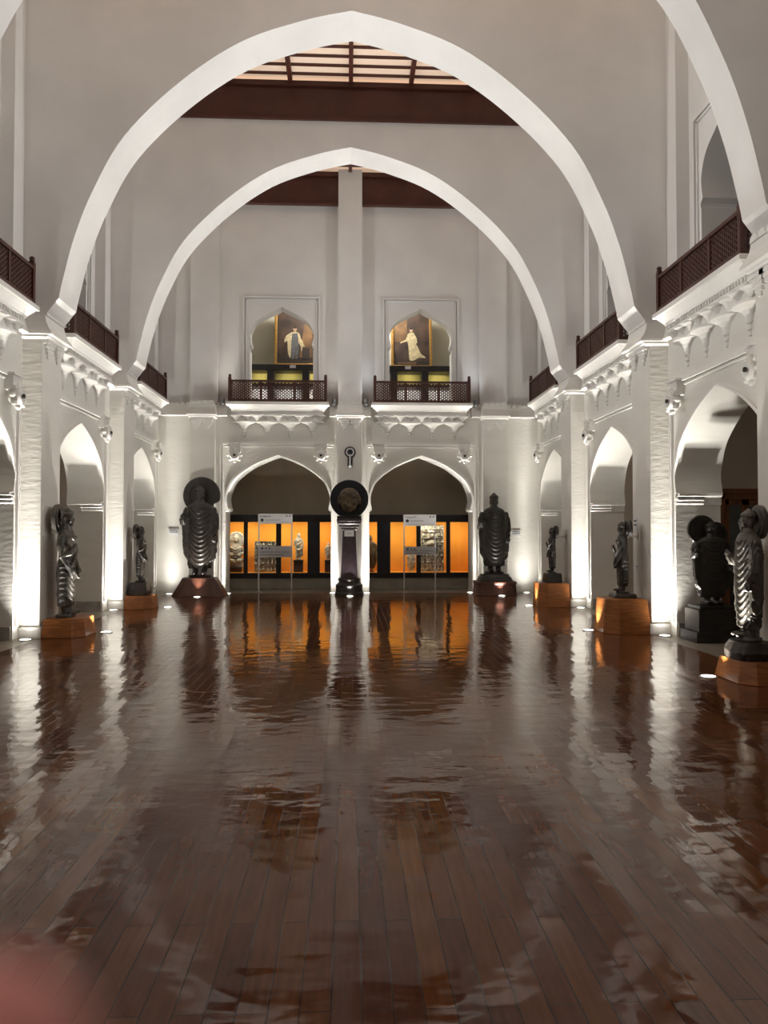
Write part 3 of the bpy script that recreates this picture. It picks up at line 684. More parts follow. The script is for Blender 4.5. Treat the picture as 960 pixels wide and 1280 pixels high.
# right wall statues
plinth('plinth', (4.30, 12.16, 0), -PI / 2, .86, .70, .76, .60, .54, .20, .16, 'orangewood', 'tall orange wooden plinth at the nearest right pier')
statue((4.34, 12.14, .54), math.radians(-93), 1.14, 'dark slim statue in profile on the tall orange plinth, nearest right pier', 'schist', 'bodhi', 5, rod=.2, halo=.15, block=(.34, .38, .07))
plinth('plinth', (4.30, 16.40, 0), -PI / 2, .78, .66, .74, .60, .50, .18, .15, 'orangewood', 'orange wooden plinth at the farther right pier')
statue((4.34, 16.38, .50), math.radians(-90), .98, 'small dark statue on the orange plinth at the farther right pier', 'schist_black', 'bodhi', 6, rod=.25, halo=.14, block=(.34, .36, .20))
# near right statue by the pier at the frame edge
plinth('plinth', (4.29, 8.16, 0), -PI / 2, .80, .53, .68, .44, .23, .14, .11, 'orangewood', 'low orange wooden plinth at the right edge, under the brightly lit statue')
def rock(loc, label):
    mb = MB(); rings = []
    r2 = random.Random(4)
    for z, q in ((0, .92), (.08, .94), (.14, .84), (.185, .72), (.19, .5)):
        rings.append([(.30 * q * math.copysign(abs(math.cos(a)) ** .6, math.cos(a)) * r2.uniform(.94, 1.05), .24 * q * math.copysign(abs(math.sin(a)) ** .6, math.sin(a)) * r2.uniform(.94, 1.05), z + r2.uniform(-.012, .012) * (0 < z < .15)) for a in [2 * PI * i / 22 for i in range(22)]])
    return mb.loft(rings)
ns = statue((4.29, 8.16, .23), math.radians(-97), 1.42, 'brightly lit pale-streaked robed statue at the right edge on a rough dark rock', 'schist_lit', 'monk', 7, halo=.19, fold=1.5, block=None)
for ch in list(ns.children): ch.location.z += .19
obj('rock_base', rock(None, ''), 'schist_black', ns, smooth=False, label='rough dark rock with a pale worn edge')
# dark pair in the nearest bays
def twin_figure(loc, rotz, label):
    t = thing('statue', loc, label, 'statue', None, rotz)
    b = obj('body', make_body(1.22, 'monk', 8, .009, fold=.7), 'schist_black', t, loc=(0, 0, 0)); b.scale = (1.22, 1.2, 1)
    obj('halo', halo_mb(.22, .07, (-.09, .10, 1.10)), 'schist_black', t)
    obj('halo', halo_mb(.19, .07, (.13, .13, 1.03)), 'schist_black', t)
    return t
def dark_base(loc, rotz, label):
    t = thing('pedestal', loc, label, 'pedestal', None, rotz)
    obj('foot', MB().box(-.35, .35, -.28, .28, 0, .15), 'schist_black', t, bevel=.012)
    obj('die', MB().box(-.30, .30, -.24, .24, .15, .47).box(-.27, .27, -.21, .21, .47, .52), 'schist_black', t, bevel=.012)
    return t
dark_base((5.27, 11.05, 0), 0, 'black stepped pedestal inside the nearest arch of the right wall')
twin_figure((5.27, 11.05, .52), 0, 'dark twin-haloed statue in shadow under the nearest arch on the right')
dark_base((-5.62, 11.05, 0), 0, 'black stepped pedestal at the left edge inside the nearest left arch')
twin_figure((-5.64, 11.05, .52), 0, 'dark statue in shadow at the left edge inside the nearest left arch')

# ------------------------------------------------------------------ central column with stone head
pc = thing('pedestal', (-.02, 19.36, 0), 'tapered purple-brown stone column before the central pier of the end wall', 'pedestal')
obj('base', MB().lathe([(.36, 0), (.36, .06), (.34, .09), (.33, .20), (.345, .24), (.33, .27), (.28, .31), (.27, .36), (.285, .38), (.28, .41), (.24, .44)], n=40), 'schist_black', pc, smooth=False, bevel=.006)
def sq(hw, z): return [(-hw, -hw, z), (hw, -hw, z), (hw, hw, z), (-hw, hw, z)]
obj('shaft', MB().loft([sq(.215, .44), sq(.205, .46), sq(.16, 1.62)]), 'porphyry', pc, bevel=.012)
obj('capital', MB().loft([sq(.165, 1.62), sq(.20, 1.65), sq(.20, 1.69), sq(.235, 1.71), sq(.26, 1.76), sq(.29, 1.79), sq(.30, 1.84), sq(.31, 1.85), sq(.31, 1.90), sq(.30, 1.91)]), 'porphyry', pc, bevel=.006)
cc = obj('caption_card', MB().box(-.12, .12, -.205, -.195, 1.47, 1.62), 'white_paint', pc, label='small white caption card')
obj('caption_line', MB().box(-.05, .05, -.2065, -.2045, 1.53, 1.56), 'greyboard', cc)
hd = thing('stone_head', (-.02, 19.36, 1.91), 'brown weathered stone head mounted on a round black disc atop the column', 'sculpture')
obj('mount_block', MB().box(-.30, .30, -.12, .14, 0, .07), 'blackframe', hd, bevel=.006)
obj('backing_disc', MB().lathe([(.47, 0), (.485, .01), (.485, .05), (.47, .06)], n=56).map(lambda x, y, z: (x, z + .02, y + .50)), 'navy', hd, bevel=.004)
hb = MB(); zc = .46
hb.ell((0, -.10, zc + .05), (.245, .20, .24), 24, 16); hb.ell((0, -.13, zc - .10), (.18, .16, .18), 24, 14)
hb.ell((0, -.29, zc - .02), (.035, .04, .075)); hb.ell((0, -.275, zc - .07), (.045, .035, .025))
for s in (-1, 1):
    hb.ell((s * .085, -.255, zc + .085), (.075, .035, .02)); hb.ell((s * .085, -.25, zc + .04), (.045, .03, .022)); hb.ell((s * .10, -.225, zc - .05), (.06, .05, .06)); hb.ell((s * .245, -.06, zc + .0), (.03, .05, .11))
hb.ell((0, -.265, zc - .125), (.065, .03, .016)); hb.ell((0, -.26, zc - .155), (.05, .03, .018)); hb.ell((0, -.24, zc - .21), (.06, .05, .04))
me = hb.mesh('raw'); o = bpy.data.objects.new('raw', me); COL.objects.link(o)
md = o.modifiers.new('r', 'REMESH'); md.mode = 'VOXEL'; md.voxel_size = .014
sm = o.modifiers.new('s', 'SMOOTH'); sm.iterations = 2
m2 = bpy.data.meshes.new_from_object(o.evaluated_get(bpy.context.evaluated_depsgraph_get())); bpy.data.objects.remove(o); m2.shade_smooth()
hb_ = obj('head', m2, 'headstone', hd); hb_.scale = (1.1, 1, 1.12); hb_.location.z = -.06

# emblem on the central pier
em = thing('wall_emblem', (0, 19.8, 3.52), 'round dark key-shaped emblem high on the central pier of the end wall', 'wall ornament')
def wdisc(r, y0, y1, z): return MB().lathe([(r * .97, 0), (r, .004), (r, y1 - y0), ], n=36).map(lambda x, yy, zz: (x, -y0 - zz, yy + z))
obj('ring_plate', wdisc(.125, 0, .03, .10), 'blackframe', em)
obj('white_ring', MB().lathe([(.062, .028), (.062, .045), (.095, .045), (.095, .028)], n=36).map(lambda x, y, z: (x, -z, y + .10)), 'white_paint', em)
obj('boss', MB().ell((0, -.03, .10), (.05, .03, .05), 18, 10), 'navy', em, smooth=True)
obj('stem', MB().box(-.055, .055, -.03, 0, -.24, .02), 'blackframe', em, bevel=.01)
obj('stem_bar', MB().box(-.018, .018, -.045, -.028, -.20, .0), 'white_paint', em)
em.scale = (1.15, 1.15, 1.15)
obj('knob', MB().ell((0, -.04, -.215), (.035, .025, .035), 16, 10), 'white_paint', em, smooth=True)

# ------------------------------------------------------------------ display cases in the two arches
ZG0, ZG1, YF = .44, 1.86, 21.42
def display_case(x0, x1, panes, posts, label, lab_l):
    t = thing('display_case', ((x0 + x1) / 2, YF + .4, 0), label, 'display case'); cx = (x0 + x1) / 2
    B = lambda a, b, y0, y1, z0, z1: MB().box(a - cx, b - cx, y0 - YF - .4, y1 - YF - .4, z0, z1)
    obj('plinth', B(x0, x1, YF + .03, YF + .8, 0, .30), 'greystone', t, bevel=.01)
    fr = B(x0, x1, YF, YF + .8, ZG1, 2.06)
    fr.v += []; obj('top_frame', fr, 'blackframe', t, bevel=.006)
    obj('bottom_frame', B(x0, x1, YF, YF + .8, .30, ZG0), 'blackframe', t, bevel=.006)
    obj('back_panel', B(x0, x1, YF + .74, YF + .79, ZG0, ZG1), 'orangepanel', t, label='glowing orange back lining')
    edges = [x0] + [v for p in panes for v in p] + [x1]
    for a, b in zip(edges[::2], edges[1::2]):
        if b - a > .01: obj('mullion', B(a, b, YF, YF + .06, ZG0, ZG1), 'bluepost' if (b - a) > .2 else 'blackframe', t)
    for a, b in panes: obj('glass_pane', B(a, b, YF + .02, YF + .028, ZG0, ZG1), 'glass', t)
    for q in ((x0 + .02), x1 - .02): obj('side_panel', B(q - .02, q + .02, YF + .06, YF + .74, ZG0, ZG1), 'orangepanel', t)
    obj('case_floor', B(x0, x1, YF + .06, YF + .74, ZG0 - .005, ZG0 + .01), 'orangepanel', t)
    n = 3
    for i in range(n):
        xa = x0 + (x1 - x0) * (i + .5) / n
        area('case_light', (xa, YF + .12, ZG1 - .03), (xa, YF + .55, ZG0 + .3), P_CASE, (x1 - x0) / n * .8, .06, (1, .86, .62))
    return t
P_CASE = 12
display_case(-3.60, -.35, [(-3.42, -2.93), (-2.82, -2.04), (-1.90, -1.17), (-.83, -.50)], None, 'long black-framed display case glowing orange under the left arch', '')
display_case(.35, 3.60, [(.50, .76), (1.13, 1.86), (1.98, 2.70), (2.81, 3.32)], None, 'long black-framed display case glowing orange under the right arch', '')
# exhibits
def seated(loc, label):
    t = thing('seated_statue', loc, label, 'statue'); mb = MB()
    mb.loft([[(.19 * math.cos(a), .10 * math.sin(a), z) for a in [2 * PI * i / 20 for i in range(20)]] for z in (0, .10)])
    for s in (-1, 1): mb.tube([(s * .06, -.02, .16), (s * .17, -.08, .17), (s * .03, -.13, .15)], [.065, .06, .045]); mb.tube([(s * .13, .0, .50), (s * .19, -.01, .36), (s * .06, -.10, .28)], [.05, .045, .035])
    mb.loft([[(a * math.cos(q), b * math.sin(q), z) for q in [2 * PI * i / 20 for i in range(20)]] for z, a, b in ((.10, .17, .11), (.22, .14, .10), (.36, .12, .085), (.48, .155, .085), (.55, .10, .06), (.60, .045, .045))])
    mb.ell((0, -.01, .68), (.062, .07, .085)); mb.ell((0, .0, .735), (.065, .07, .05)); mb.ell((0, .01, .79), (.035, .035, .035)); mb.ell((0, -.075, .675), (.012, .014, .022))
    for z in (.24, .30, .36, .42): mb.tube([(-.12, -.06, z + .08), (0, -.115, z), (.12, -.06, z + .08)], .010, 8)
    me = mb.mesh('raw'); o = bpy.data.objects.new('raw', me); COL.objects.link(o); md = o.modifiers.new('r', 'REMESH'); md.mode = 'VOXEL'; md.voxel_size = .011
    m2 = bpy.data.meshes.new_from_object(o.evaluated_get(bpy.context.evaluated_depsgraph_get())); bpy.data.objects.remove(o); m2.shade_smooth()
    obj('body', m2, 'case_stone', t)
    obj('halo', MB().loft([[(q * .20 * math.cos(a), y, .68 + q * .22 * math.sin(a)) for a in [2 * PI * i / 28 for i in range(28)]] for q, y in ((.1, .06), (.9, .06), (1, .08), (1, .11), (.1, .12))]), 'case_stone', t)
    return t
def case_plinth(loc, w_, h, label):
    return obj('display_plinth', MB().box(-w_ / 2, w_ / 2, -.14, .14, 0, h - .03).box(-w_ / 2 - .01, w_ / 2 + .01, -.15, .15, h - .03, h), 'porphyry', label=label, cat='plinth', loc=loc, bevel=.005)
case_plinth((-3.19, 21.78, .45), .34, .14, 'low dark plinth under the seated figure in the left case')
s1 = seated((-3.19, 21.78, .59), 'pale stone seated figure with halo in the leftmost pane of the left case'); s1.scale = (1.12, 1, 1.12)
case_plinth((-1.44, 21.78, .45), .26, .34, 'dark purple block under the small standing figure in the left case')
statue((-1.44, 21.78, .79), 0, .76, 'small grey standing figure in the third pane of the left case', 'case_stone', 'bodhi', 11, vox=.014)
case_plinth((-.60, 21.78, .45), .2, .34, 'dark block under the small figure beside the central pier, left case')
statue((-.60, 21.78, .79), 0, .5, 'tiny grey figure in the last pane of the left case', 'case_stone', 'monk', 12, vox=.018)
statue((.58, 21.80, .45), 0, 1.05, 'brown standing figure in the first pane of the right case', 'headstone', 'monk', 13, vox=.015)
statue((1.75, 21.84, .45), 0, .62, 'small dark figure at the right side of the wide second pane, right case', 'case_stone', 'monk', 14, vox=.018)
def relief(loc, W, H, label, seed, face=False):
    t = thing('relief_panel', loc, label, 'relief panel'); rr = random.Random(seed)
    nx, nz = int(W / .012), int(H / .012); blobs = []
    rows = max(3, int(H / .17))
    for r in range(rows):
        n = int(W / .10)
        for i in range(n):
            cx, cz = -W / 2 + W * (i + .5 + rr.uniform(-.2, .2)) / n, H * (r + .5) / rows
            s = rr.uniform(.8, 1.1)
            blobs.append((cx, cz + .045, .022 * s, .026 * s, .055)); blobs.append((cx, cz - .015, .036 * s, .05 * s, .05)); blobs.append((cx + rr.uniform(-.04, .04), cz - .02, .014, .04, .06))
    if face: blobs = [b for b in blobs if not (abs(b[0] + .02) < .16 and .72 < b[1] < 1.2)] + [(-.02, 1.02, .07, .10, .12), (-.02, 1.0, .02, .03, .15), (-.02, .80, .14, .10, .09), (-.02, 1.12, .09, .05, .12)]
    g = []
    for j in range(nz + 1):
        for i in range(nx + 1):
            x, z = -W / 2 + W * i / nx, H * j / nz; h = .0
            for cx, cz, a, b, d in blobs:
                q = ((x - cx) / a) ** 2 + ((z - cz) / b) ** 2
                if q < 1: h = max(h, d * math.sqrt(1 - q))
            fr = (z * rows / H) % 1
            if fr < .10 or min(x + W / 2, W / 2 - x) < .02: h = max(h, .035)
            g.append((x, -h * 1.5, z))
    mb = MB().add(g, [(j * (nx + 1) + i, j * (nx + 1) + i + 1, (j + 1) * (nx + 1) + i + 1, (j + 1) * (nx + 1) + i) for j in range(nz) for i in range(nx)])
    obj('carving', mb, 'case_stone', t); obj('slab', MB().box(-W / 2, W / 2, .0005, .07, 0, H), 'case_stone', t)
    return t
relief((-2.36, 21.80, .455), .62, .86, 'grey stone relief of figures in rows, second pane of the left case', 5)
relief((2.34, 21.80, .455), .66, 1.32, 'tall grey carved stone stele in the third pane of the right case', 9, True)

# ------------------------------------------------------------------ selfie frame stands
def text_mesh(body, size):
    c = bpy.data.curves.new('t', 'FONT'); c.body = body; c.size = size; c.extrude = .001
    o = bpy.data.objects.new('t', c); COL.objects.link(o); dg = bpy.context.evaluated_depsgraph_get()
    m = bpy.data.meshes.new_from_object(o.evaluated_get(dg)); bpy.data.objects.remove(o); return m
def frame_stand(loc, W, top, hh, lz, lh, label, rotz=0):
    t = thing('photo_frame_stand', loc, label, 'photo frame', None, rotz); hw = W / 2
    for s in (-1, 1):
        obj('pole', MB().box(s * hw - .017, s * hw + .017, -.012, .012, .0, top), 'white_paint', t, bevel=.003)
        obj('foot', MB().lathe([(.10, 0), (.10, .012), (.02, .022)], (s * hw, 0, 0), 20), 'metal', t)
    obj('header_board', MB().box(-hw - .02, hw + .02, -.022, -.012, top - hh, top), 'white_paint', t, label='white header board with printed lines')
    obj('lower_board', MB().box(-hw, hw, -.022, -.012, lz, lz + lh), 'greyboard', t, label='pale grey board with printed icons and lines')
    pr = lambda nm, x0, x1, z0, z1, m='ink': obj(nm, MB().box(x0, x1, -.0245, -.0225, z0, z1), m, t)
    tm = obj('lettering', text_mesh('Instagram', .075), 'ink', t); tm.rotation_euler = (PI / 2, 0, 0); tm.location = (-hw + .02, -.0235, top - .085)
    obj('avatar_icon', MB().lathe([(.042, 0), (.042, .002)], n=24).map(lambda x, y, z: (x - hw + .085, -.0225 - z, y + top - .165)), 'ink', t)
    pr('printed_line', -hw + .16, hw - .30, top - .170, top - .160); pr('printed_line', -hw + .04, hw - .04, top - hh + .03, top - hh + .045, 'greyboard')
    for q in (.05, .13): obj('corner_icon', MB().lathe([(.020, 0), (.020, .002)], n=14).map(lambda x, y, z, q=q: (x + hw - q, -.0225 - z, y + top - .06)), 'ink', t)
    hx, hz = -hw + .09, lz + lh - .065
    obj('heart_icon', MB().prism([(hx + .034 * math.sin(a) ** 3, hz + .0022 * (13 * math.cos(a) - 5 * math.cos(2 * a) - 2 * math.cos(3 * a) - math.cos(4 * a))) for a in [2 * PI * i / 28 for i in range(28)]], lambda u, v, d: (u, d, v), -.0245, -.0225), 'ink', t)
    for q in (.19, .28): obj('round_icon', MB().lathe([(.022, 0), (.022, .002)], n=14).map(lambda x, y, z, q=q: (x - hw + q, -.0225 - z, y + hz)), 'ink', t)
    pr('printed_line', -hw + .05, -.05, lz + lh * .45, lz + lh * .45 + .014); pr('printed_line', 0, hw - .05, lz + lh * .45, lz + lh * .45 + .010)
    pr('printed_line', -hw + .05, hw - .2, lz + lh * .2, lz + lh * .2 + .012)
    return t
frame_stand((-1.97, 20.45, 0), .86, 2.06, .26, .91, .30, 'white photo frame stand before the relief panel in the left arch', math.radians(1))
frame_stand((1.86, 20.45, 0), .83, 2.04, .30, .97, .22, 'white photo frame stand before the carved stele in the right arch', math.radians(-1))

# ------------------------------------------------------------------ portraits upstairs
def portrait(loc, W, H, label, kind, tilt):
    t = thing('framed_portrait', loc, label, 'painting'); t.rotation_euler = (tilt, 0, 0); hw = W / 2; f = .075
    for nm, a in (('x', 0),):
        for s in (-1, 1): obj('gilt_moulding', MB().box(s * hw - (f if s > 0 else 0), s * hw + (f if s < 0 else 0), -.06, .04, 0, H), 'gilt', t, bevel=.012)
        obj('gilt_moulding', MB().box(-hw, hw, -.06, .04, 0, f), 'gilt', t, bevel=.012); obj('gilt_moulding', MB().box(-hw, hw, -.06, .04, H - f, H), 'gilt', t, bevel=.012)
    obj('canvas', MB().box(-hw + .05, hw - .05, -.02, .03, .05, H - .05), 'canvas', t)
    lay = [0]
    def paint(nm, poly, m):
        lay[0] += .0012; obj(nm, MB().prism(poly, lambda u, v, d: (u, d, v), -.0205 - lay[0], -.02), m, t)
    oval = lambda cx, cz, a, b: [(cx + a * math.cos(q), cz + b * math.sin(q)) for q in [2 * PI * i / 18 for i in range(18)]]
    if kind == 'man':
        paint('painted_drape', [(.10, .1), (hw - .08, .1), (hw - .08, 1.3), (.25, 1.2)], 'canvas2'); paint('painted_floor', [(-.4, .1), (hw - .1, .1), (hw - .1, .24), (-.2, .27)], 'paint_dark')
        paint('painted_cape', spline([(-.10, .98), (-.26, .86), (-.30, .68), (-.22, .72), (-.20, .40), (-.13, .24), (-.10, .60), (.02, .70), (.14, .60), (.18, .42), (.22, .66), (.16, .80), (.10, .95), (0, 1.0)], 3), 'paint_pale')
        paint('painted_coat', [(-.09, .94), (.07, .94), (.09, .68), (.10, .50), (.06, .22), (.01, .22), (.0, .48), (-.03, .22), (-.09, .22), (-.11, .60)], 'paint_blue')
        paint('painted_head', oval(-.01, 1.07, .05, .068), 'paint_skin'); paint('painted_hair', oval(-.01, 1.115, .052, .035), 'paint_dark')
        paint('painted_arm', [(.09, .72), (.24, .56), (.26, .59), (.12, .80)], 'paint_pale')
        paint('painted_table', [(.20, .22), (.40, .22), (.40, .52), (.20, .54)], 'paint_dark')
    else:
        paint('painted_drape', [(-hw + .07, .75), (-.14, .75), (-.12, 1.5), (-hw + .07, 1.5)], 'canvas2'); paint('painted_step', [(-.40, .12), (.12, .12), (.12, .17), (-.38, .17)], 'canvas2')
        paint('painted_gown', spline([(-.02, 1.03), (-.11, .98), (-.13, .84), (-.10, .70), (-.08, .50), (-.06, .24), (.06, .22), (.20, .30), (.40, .30), (.26, .42), (.18, .60), (.10, .76), (.10, .94), (.05, 1.03)], 3), 'paint_pale')
        paint('painted_arm', [(-.11, .96), (-.16, .82), (-.32, .74), (-.31, .71), (-.12, .78)], 'paint_pale'); paint('painted_arm', [(.08, .98), (.15, .86), (.16, .72), (.12, .72), (.08, .84)], 'paint_pale')
        paint('painted_head', oval(-.01, 1.10, .045, .062), 'paint_skin'); paint('painted_hair', oval(-.01, 1.145, .048, .036), 'paint_dark')
        paint('painted_chair', [(.10, .08), (.46, .08), (.46, .22), (.20, .20)], 'paint_dark')
    return t
portrait((-1.52, 21.28, 6.16), 1.15, 1.75, 'gilt-framed portrait of a standing man in a white cape, left balcony', 'man', math.radians(-6))
portrait((1.72, 21.28, 6.14), 1.15, 1.75, 'gilt-framed portrait of a standing lady in a pale gown, right balcony', 'lady', math.radians(-6))
def gallery_case(x0, x1, cols, label, cards):
    cx = (x0 + x1) / 2; t = thing('gallery_case', (cx, 21.05, 4.9), label, 'display case')
    B = lambda a, b, y0, y1, z0, z1: MB().box(a - cx, b - cx, y0, y1, z0, z1)
    obj('top_rail', B(x0, x1, -.22, .34, 1.06, 1.22), 'blackframe', t, bevel=.008); obj('shelf', B(x0, x1, -.22, .34, .62, .70), 'blackframe', t, bevel=.008)
    obj('base_board', B(x0, x1, -.18, .34, 0, .10), 'blackframe', t)
    for c in cols: obj('post', B(c - .09, c + .09, -.22, .30, .0, 1.06), 'blackframe', t)
    obj('back_panel', B(x0, x1, .24, .28, .70, 1.06), 'yellowcase', t, label='lit yellow back panel'); obj('back_panel', B(x0, x1, .24, .28, .10, .62), 'white_paint', t, label='lit white lower panel')
    obj('case_front', B(x0, x1, -.15, -.142, .70, 1.06), 'glass', t)
    for c in cards: obj('caption_card', B(c - .08, c + .08, -.232, -.222, 1.12, 1.20), 'white_paint', t, label='white caption card')
    ed = [x0] + list(cols) + [x1]
    for a, b in zip(ed[:-1], ed[1:]):
        if b - a > .3: area('case_light', ((a + b) / 2, 21.0, 5.93), ((a + b) / 2, 21.25, 5.5), 1.5, (b - a) * .4, .06, (1, .92, .55)); area('case_light', ((a + b) / 2, 20.98, 5.50), ((a + b) / 2, 21.2, 5.1), 3.2, (b - a) * .5, .06, (1, .93, .8))
gallery_case(-2.75, -.85, [-2.15, -1.20], 'black gallery case with lit yellow panels under the portrait of the man', [-1.55])
gallery_case(.95, 2.85, [1.20, 2.05], 'black gallery case with lit yellow panels under the portrait of the lady', [1.58])
area('gallery_lamp', (-.6, 20.9, 8.7), (-2.2, 21.7, 6.6), 110, .4, .2, WARM); area('gallery_lamp', (.6, 20.9, 8.7), (2.5, 21.7, 6.6), 150, .4, .2, WARM)

# ------------------------------------------------------------------ wall labels, shelf, door
def wall_label(loc, rotz, W, H, label, lines=2):
    t = thing('wall_label', loc, label, 'label', None, rotz)
    obj('plate', MB().box(-W / 2, W / 2, -.012, 0, 0, H), 'white_paint', t, bevel=.002)
    for i in range(lines): obj('printed_line', MB().box(-W * .38, W * .38, -.0135, -.0115, H * (.72 - .3 * i), H * (.72 - .3 * i) + H * .10), 'ink', t)
wall_label((-4.52, 20.0, 1.50), 0, .26, .16, 'small white caption plate on the wall left of the haloed statue')
wall_label((4.35, 20.0, 1.46), 0, .26, .16, 'small white caption plate on the wall right of the statue without halo')
wall_label((5.38, 11.52, 1.66), 0, .26, .16, 'white caption plate on the jamb beside the shadowed twin-haloed statue')
wall_label((4.65, 12.36, 1.60), -PI / 2, .16, .22, 'white caption plate on the nearest right pier behind the slim statue')
wall_label((4.65, 12.30, .98), -PI / 2, .16, .07, 'narrow white plate low on the nearest right pier', 1)
dr = thing('door_1', (6.95, 12.92, 0), 'orange-brown wooden aisle door with a grey pane beyond the nearest right arch', 'door'); dr['kind'] = 'structure'
obj('door_frame', MB().box(-.62, -.52, 0, .1, 0, 2.25).box(.52, .62, 0, .1, 0, 2.25).box(-.62, .62, 0, .1, 2.15, 2.29).box(-.68, .68, -.05, .1, 2.25, 2.33), 'doorwood', dr, bevel=.008)
dl = obj('door_leaf', MB().box(-.52, -.44, .03, .07, 0, 2.15).box(-.22, -.08, .03, .07, 0, 2.15).box(.44, .52, .03, .07, 0, 2.15).box(-.52, .52, .03, .07, 2.05, 2.15).box(-.52, .52, .03, .07, .95, 1.06), 'doorwood', dr, bevel=.006)
obj('door_pane', MB().box(-.44, .44, .045, .055, 1.06, 2.05), 'doorglass', dl); obj('door_panel', MB().box(-.46, .46, .04, .06, .02, .95), 'blackframe', dl)
obj('door_handle', MB().tube([(-.17, .03, 1.0), (-.17, -.03, 1.0), (-.17, -.03, 1.14), (-.17, .03, 1.14)], .012, 8), 'metal', dl)

# ------------------------------------------------------------------ lamps
def uplight(x, y, label):
    t = thing('floor_uplight', (x, y, 0), label, 'lamp', 'recessed floor uplights')
    obj('rim', MB().lathe([(.078, 0), (.098, 0), (.096, .010), (.078, .012)], n=24), 'metal', t); obj('lens', MB().lathe([(.078, .001), (.074, .014), (.05, .018), (.002, .019)], n=24), 'lens', t)
for sg, nm in ((-1, 'left'), (1, 'right')):
    for k, y in ((3, 11.56), (4, 15.80)):
        uplight(sg * 4.78, y, 'round floor uplight at the foot of the %s %s pier' % ('nearest' if k == 3 else 'farther', nm))
        spot('pier_spot', (sg * 4.78, y, .03), (sg * 4.80, y + .06, 5.5), P_PIER, 150, ies=BEAM)
        spot('balcony_spill', (sg * 4.72, y - .12, .03), (sg * 4.74, {3: 10.16, 4: 14.28}[k] + .3, 4.5), P_BALC, 90, ies=WIDE)  # extra spot added as uplight spill to brighten the balcony corbels
        jy = {3: 11.52, 4: 15.64}[k]
        spot('jamb_spot', (sg * 4.84, jy + .03, .03), (sg * 5.02, jy - .42, 3.6), P_JAMBI, 60, ies=MEDIUM)
    spot('jamb_spot', (sg * 4.84, 19.76, .03), (sg * 5.02, 19.31, 3.6), P_JAMBI, 60, ies=MEDIUM)
    uplight(sg * 4.58, 19.78, 'round floor uplight in the %s corner of the end wall' % nm)
    spot('corner_spot', (sg * 4.55, 19.70, .03), (sg * 4.52, 19.97, 5.5), P_CORNER, 150, ies=BEAM)
    for k in (3, 4):   # pier faces towards the end wall
        y = PIERS[k + 1][1] if k < 4 else 16.75
    for y0 in (12.5, 16.75):
        spot('pier_spot', (sg * 4.80, y0 + .22, .03), (sg * 4.80, y0 + .1, 5.5), P_PIER * .6, 150, ies=BEAM)
        spot('balcony_spill', (sg * 4.72, y0 + .3, .03), (sg * 4.74, y0 + 1.5, 4.5), P_BALC, 90, ies=WIDE)  # same added spill, from behind the pier
for x, lab in ((-3.12, 'round floor uplight at the left foot of the left display arch'), (-.44, 'round floor uplight left of the central column'), (.44, 'round floor uplight right of the central column'), (3.12, 'round floor uplight at the right foot of the right display arch')):
    uplight(x, 19.86, lab); spot('wall_spot', (x, 19.80, .03), (x, 19.98, 5.2), P_JAMB * (.5 if x > 3 else 1), 150, ies=BEAM)
    spot('balcony_spill', (x, 19.74, .03), ((-1 if x < 0 else 1) * 1.85 + (.4 if abs(x) > 1.85 and x > 0 or abs(x) < 1.85 and x < 0 else -.4), 19.78, 4.5), P_BALC * .8, 80, ies=WIDE)  # added spill spot brightening the end wall corbels
for (x, y, tx, ty, tz, p, lab) in ((-3.70, 18.86, -3.74, 19.42, 1.9, 1.6, 'round floor uplight in front of the haloed statue on the left'), (0, 18.92, 0, 19.36, 2.2, .6, 'round floor uplight in front of the central column'),
        (3.74, 18.84, 3.66, 19.4, 1.8, .9, 'round floor uplight in front of the statue without halo'), (-3.86, 12.36, -4.4, 12.14, 1.3, 1.4, 'round floor uplight beside the nearest left plinth'), (3.82, 12.25, 4.36, 12.14, 1.2, .7, 'round floor uplight beside the tall orange plinth'),
        (3.90, 8.30, 4.24, 8.16, 1.15, 2.6, 'round floor uplight beside the brightly lit statue at the right edge'), (-3.82, 16.35, -4.35, 16.38, 1.1, .7, 'round floor uplight beside the farther left plinth'), (3.82, 16.35, 4.36, 16.38, 1.1, .6, 'round floor uplight beside the farther right plinth')):
    uplight(x, y, lab); spot('statue_spot', (x, y, .03), (tx, ty, tz), P_STAT * p, 62, col=(1, .95, .86), rad=.03)
def flood(x, y, z, rotz, label):
    t = thing('flood_lamp', (x, y, z), label, 'lamp', 'small grey flood lamps on the ledges', rotz)
    obj('housing', MB().lathe([(.035, 0), (.05, .03), (.05, .16), (.042, .17)], n=16), 'lampbody', t); obj('lens', MB().lathe([(.040, .168), (.002, .170)], n=16), 'lens', t); obj('bracket', MB().box(-.06, .06, -.01, .01, -.02, .03), 'lampbody', t)
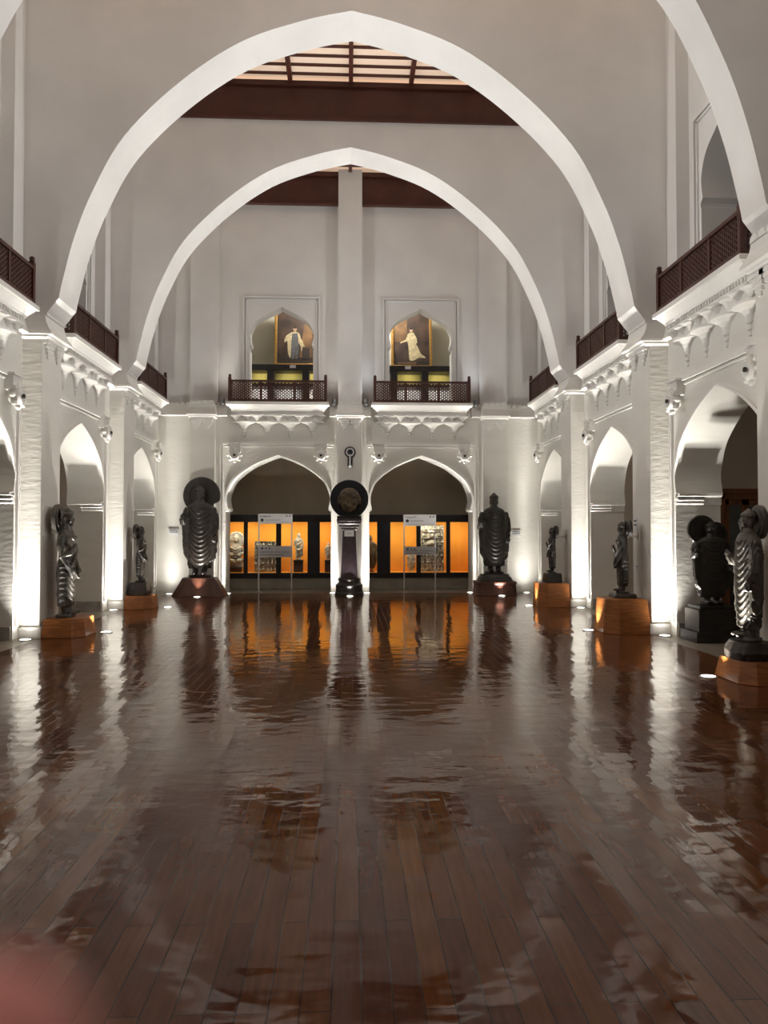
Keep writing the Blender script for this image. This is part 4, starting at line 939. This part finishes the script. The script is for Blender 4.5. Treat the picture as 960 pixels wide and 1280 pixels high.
for i, (x, lab) in enumerate(((-3.28, 'small grey flood lamp on the ledge left of the left balcony'), (-.42, 'small grey flood lamp on the ledge left of the central pilaster'), (.42, 'small grey flood lamp on the ledge right of the central pilaster'), (3.28, 'small grey flood lamp on the ledge right of the right balcony'))):
    flood(x, 19.92, 4.86, 0, lab); spot('ledge_spot', (x, 19.90, 5.06), (x * .9, 20.1, 9.6), 4.0, 150, col=WARM if i < 2 else COOL, ies=MEDIUM)
for k, (a, b) in enumerate(PIERS[2:]):       # lamps on the capitals, each aimed across the hall at the opposite half of its arch
    for sg in (-1, 1):
        spot('arch_spot', (sg * 4.36, (a + b) / 2, 4.98), (-sg * 3.3, (a + b) / 2, 8.0), P_SOFFIT, 150, col=NEUT, ies=WIDE)
for k, (a, b) in enumerate(BAYS):             # unseen floods added at balcony height to fill the upper hall
    for sg in (-1, 1):
        spot('gallery_fill', (sg * 4.80, (a + b) / 2 + .5, 5.62), (-sg * 4.0, (a + b) / 2 + 2.2, 9.6), P_FLOOD, 165, col=COOL if sg > 0 else NEUT, ies=WIDE)
    for sg in (-1, 1):
        if k in (2, 3, 4, 5): area('aisle_fill', (sg * 6.9, (a + b) / 2, 4.6), (sg * 6.9, (a + b) / 2, 0), P_AISLE, .4, .4)  # fill added to lift the dark aisles, no lamp body
        area('gallery_lamp', (sg * 7.0, (a + b) / 2, 9.0), (sg * 7.0, (a + b) / 2, 0), P_AISLE * .2, .4, .4)

# ------------------------------------------------------------------ photographer's fingertip at the lens
fg = thing('finger', (-.05, 0, 1.6), 'blurred pink fingertip at the bottom left corner, close to the lens', 'finger')
mb = MB().tube([(0, 0, .0), (0, 0, .0015), (0, 0, .005), (0, 0, .010), (0, 0, .018), (0, 0, .024), (0, 0, .034), (0, 0, .046), (0, 0, .060)], [.0008, .0038, .0063, .0077, .0082, .0079, .0081, .0088, .0092], 20)
R = Matrix.Rotation(math.radians(-2.68), 3, 'Z')
mf = MB(); mf.v = mb.v; mf.f = mb.f
ob = obj('fingertip', mf, 'skin', fg, smooth=True); nl = obj('nail', MB().ell((0, .0066, .0105), (.0052, .0018, .0068), 14, 10), 'nail', ob, smooth=True)
RC = camo.rotation_euler.to_matrix()
fg.location = camo.location + RC @ Vector((-.0175, -.0258, -.040))
fg.rotation_euler = (RC @ Vector((-.72, -.70, -.1))).to_track_quat('Z', 'Y').to_euler()
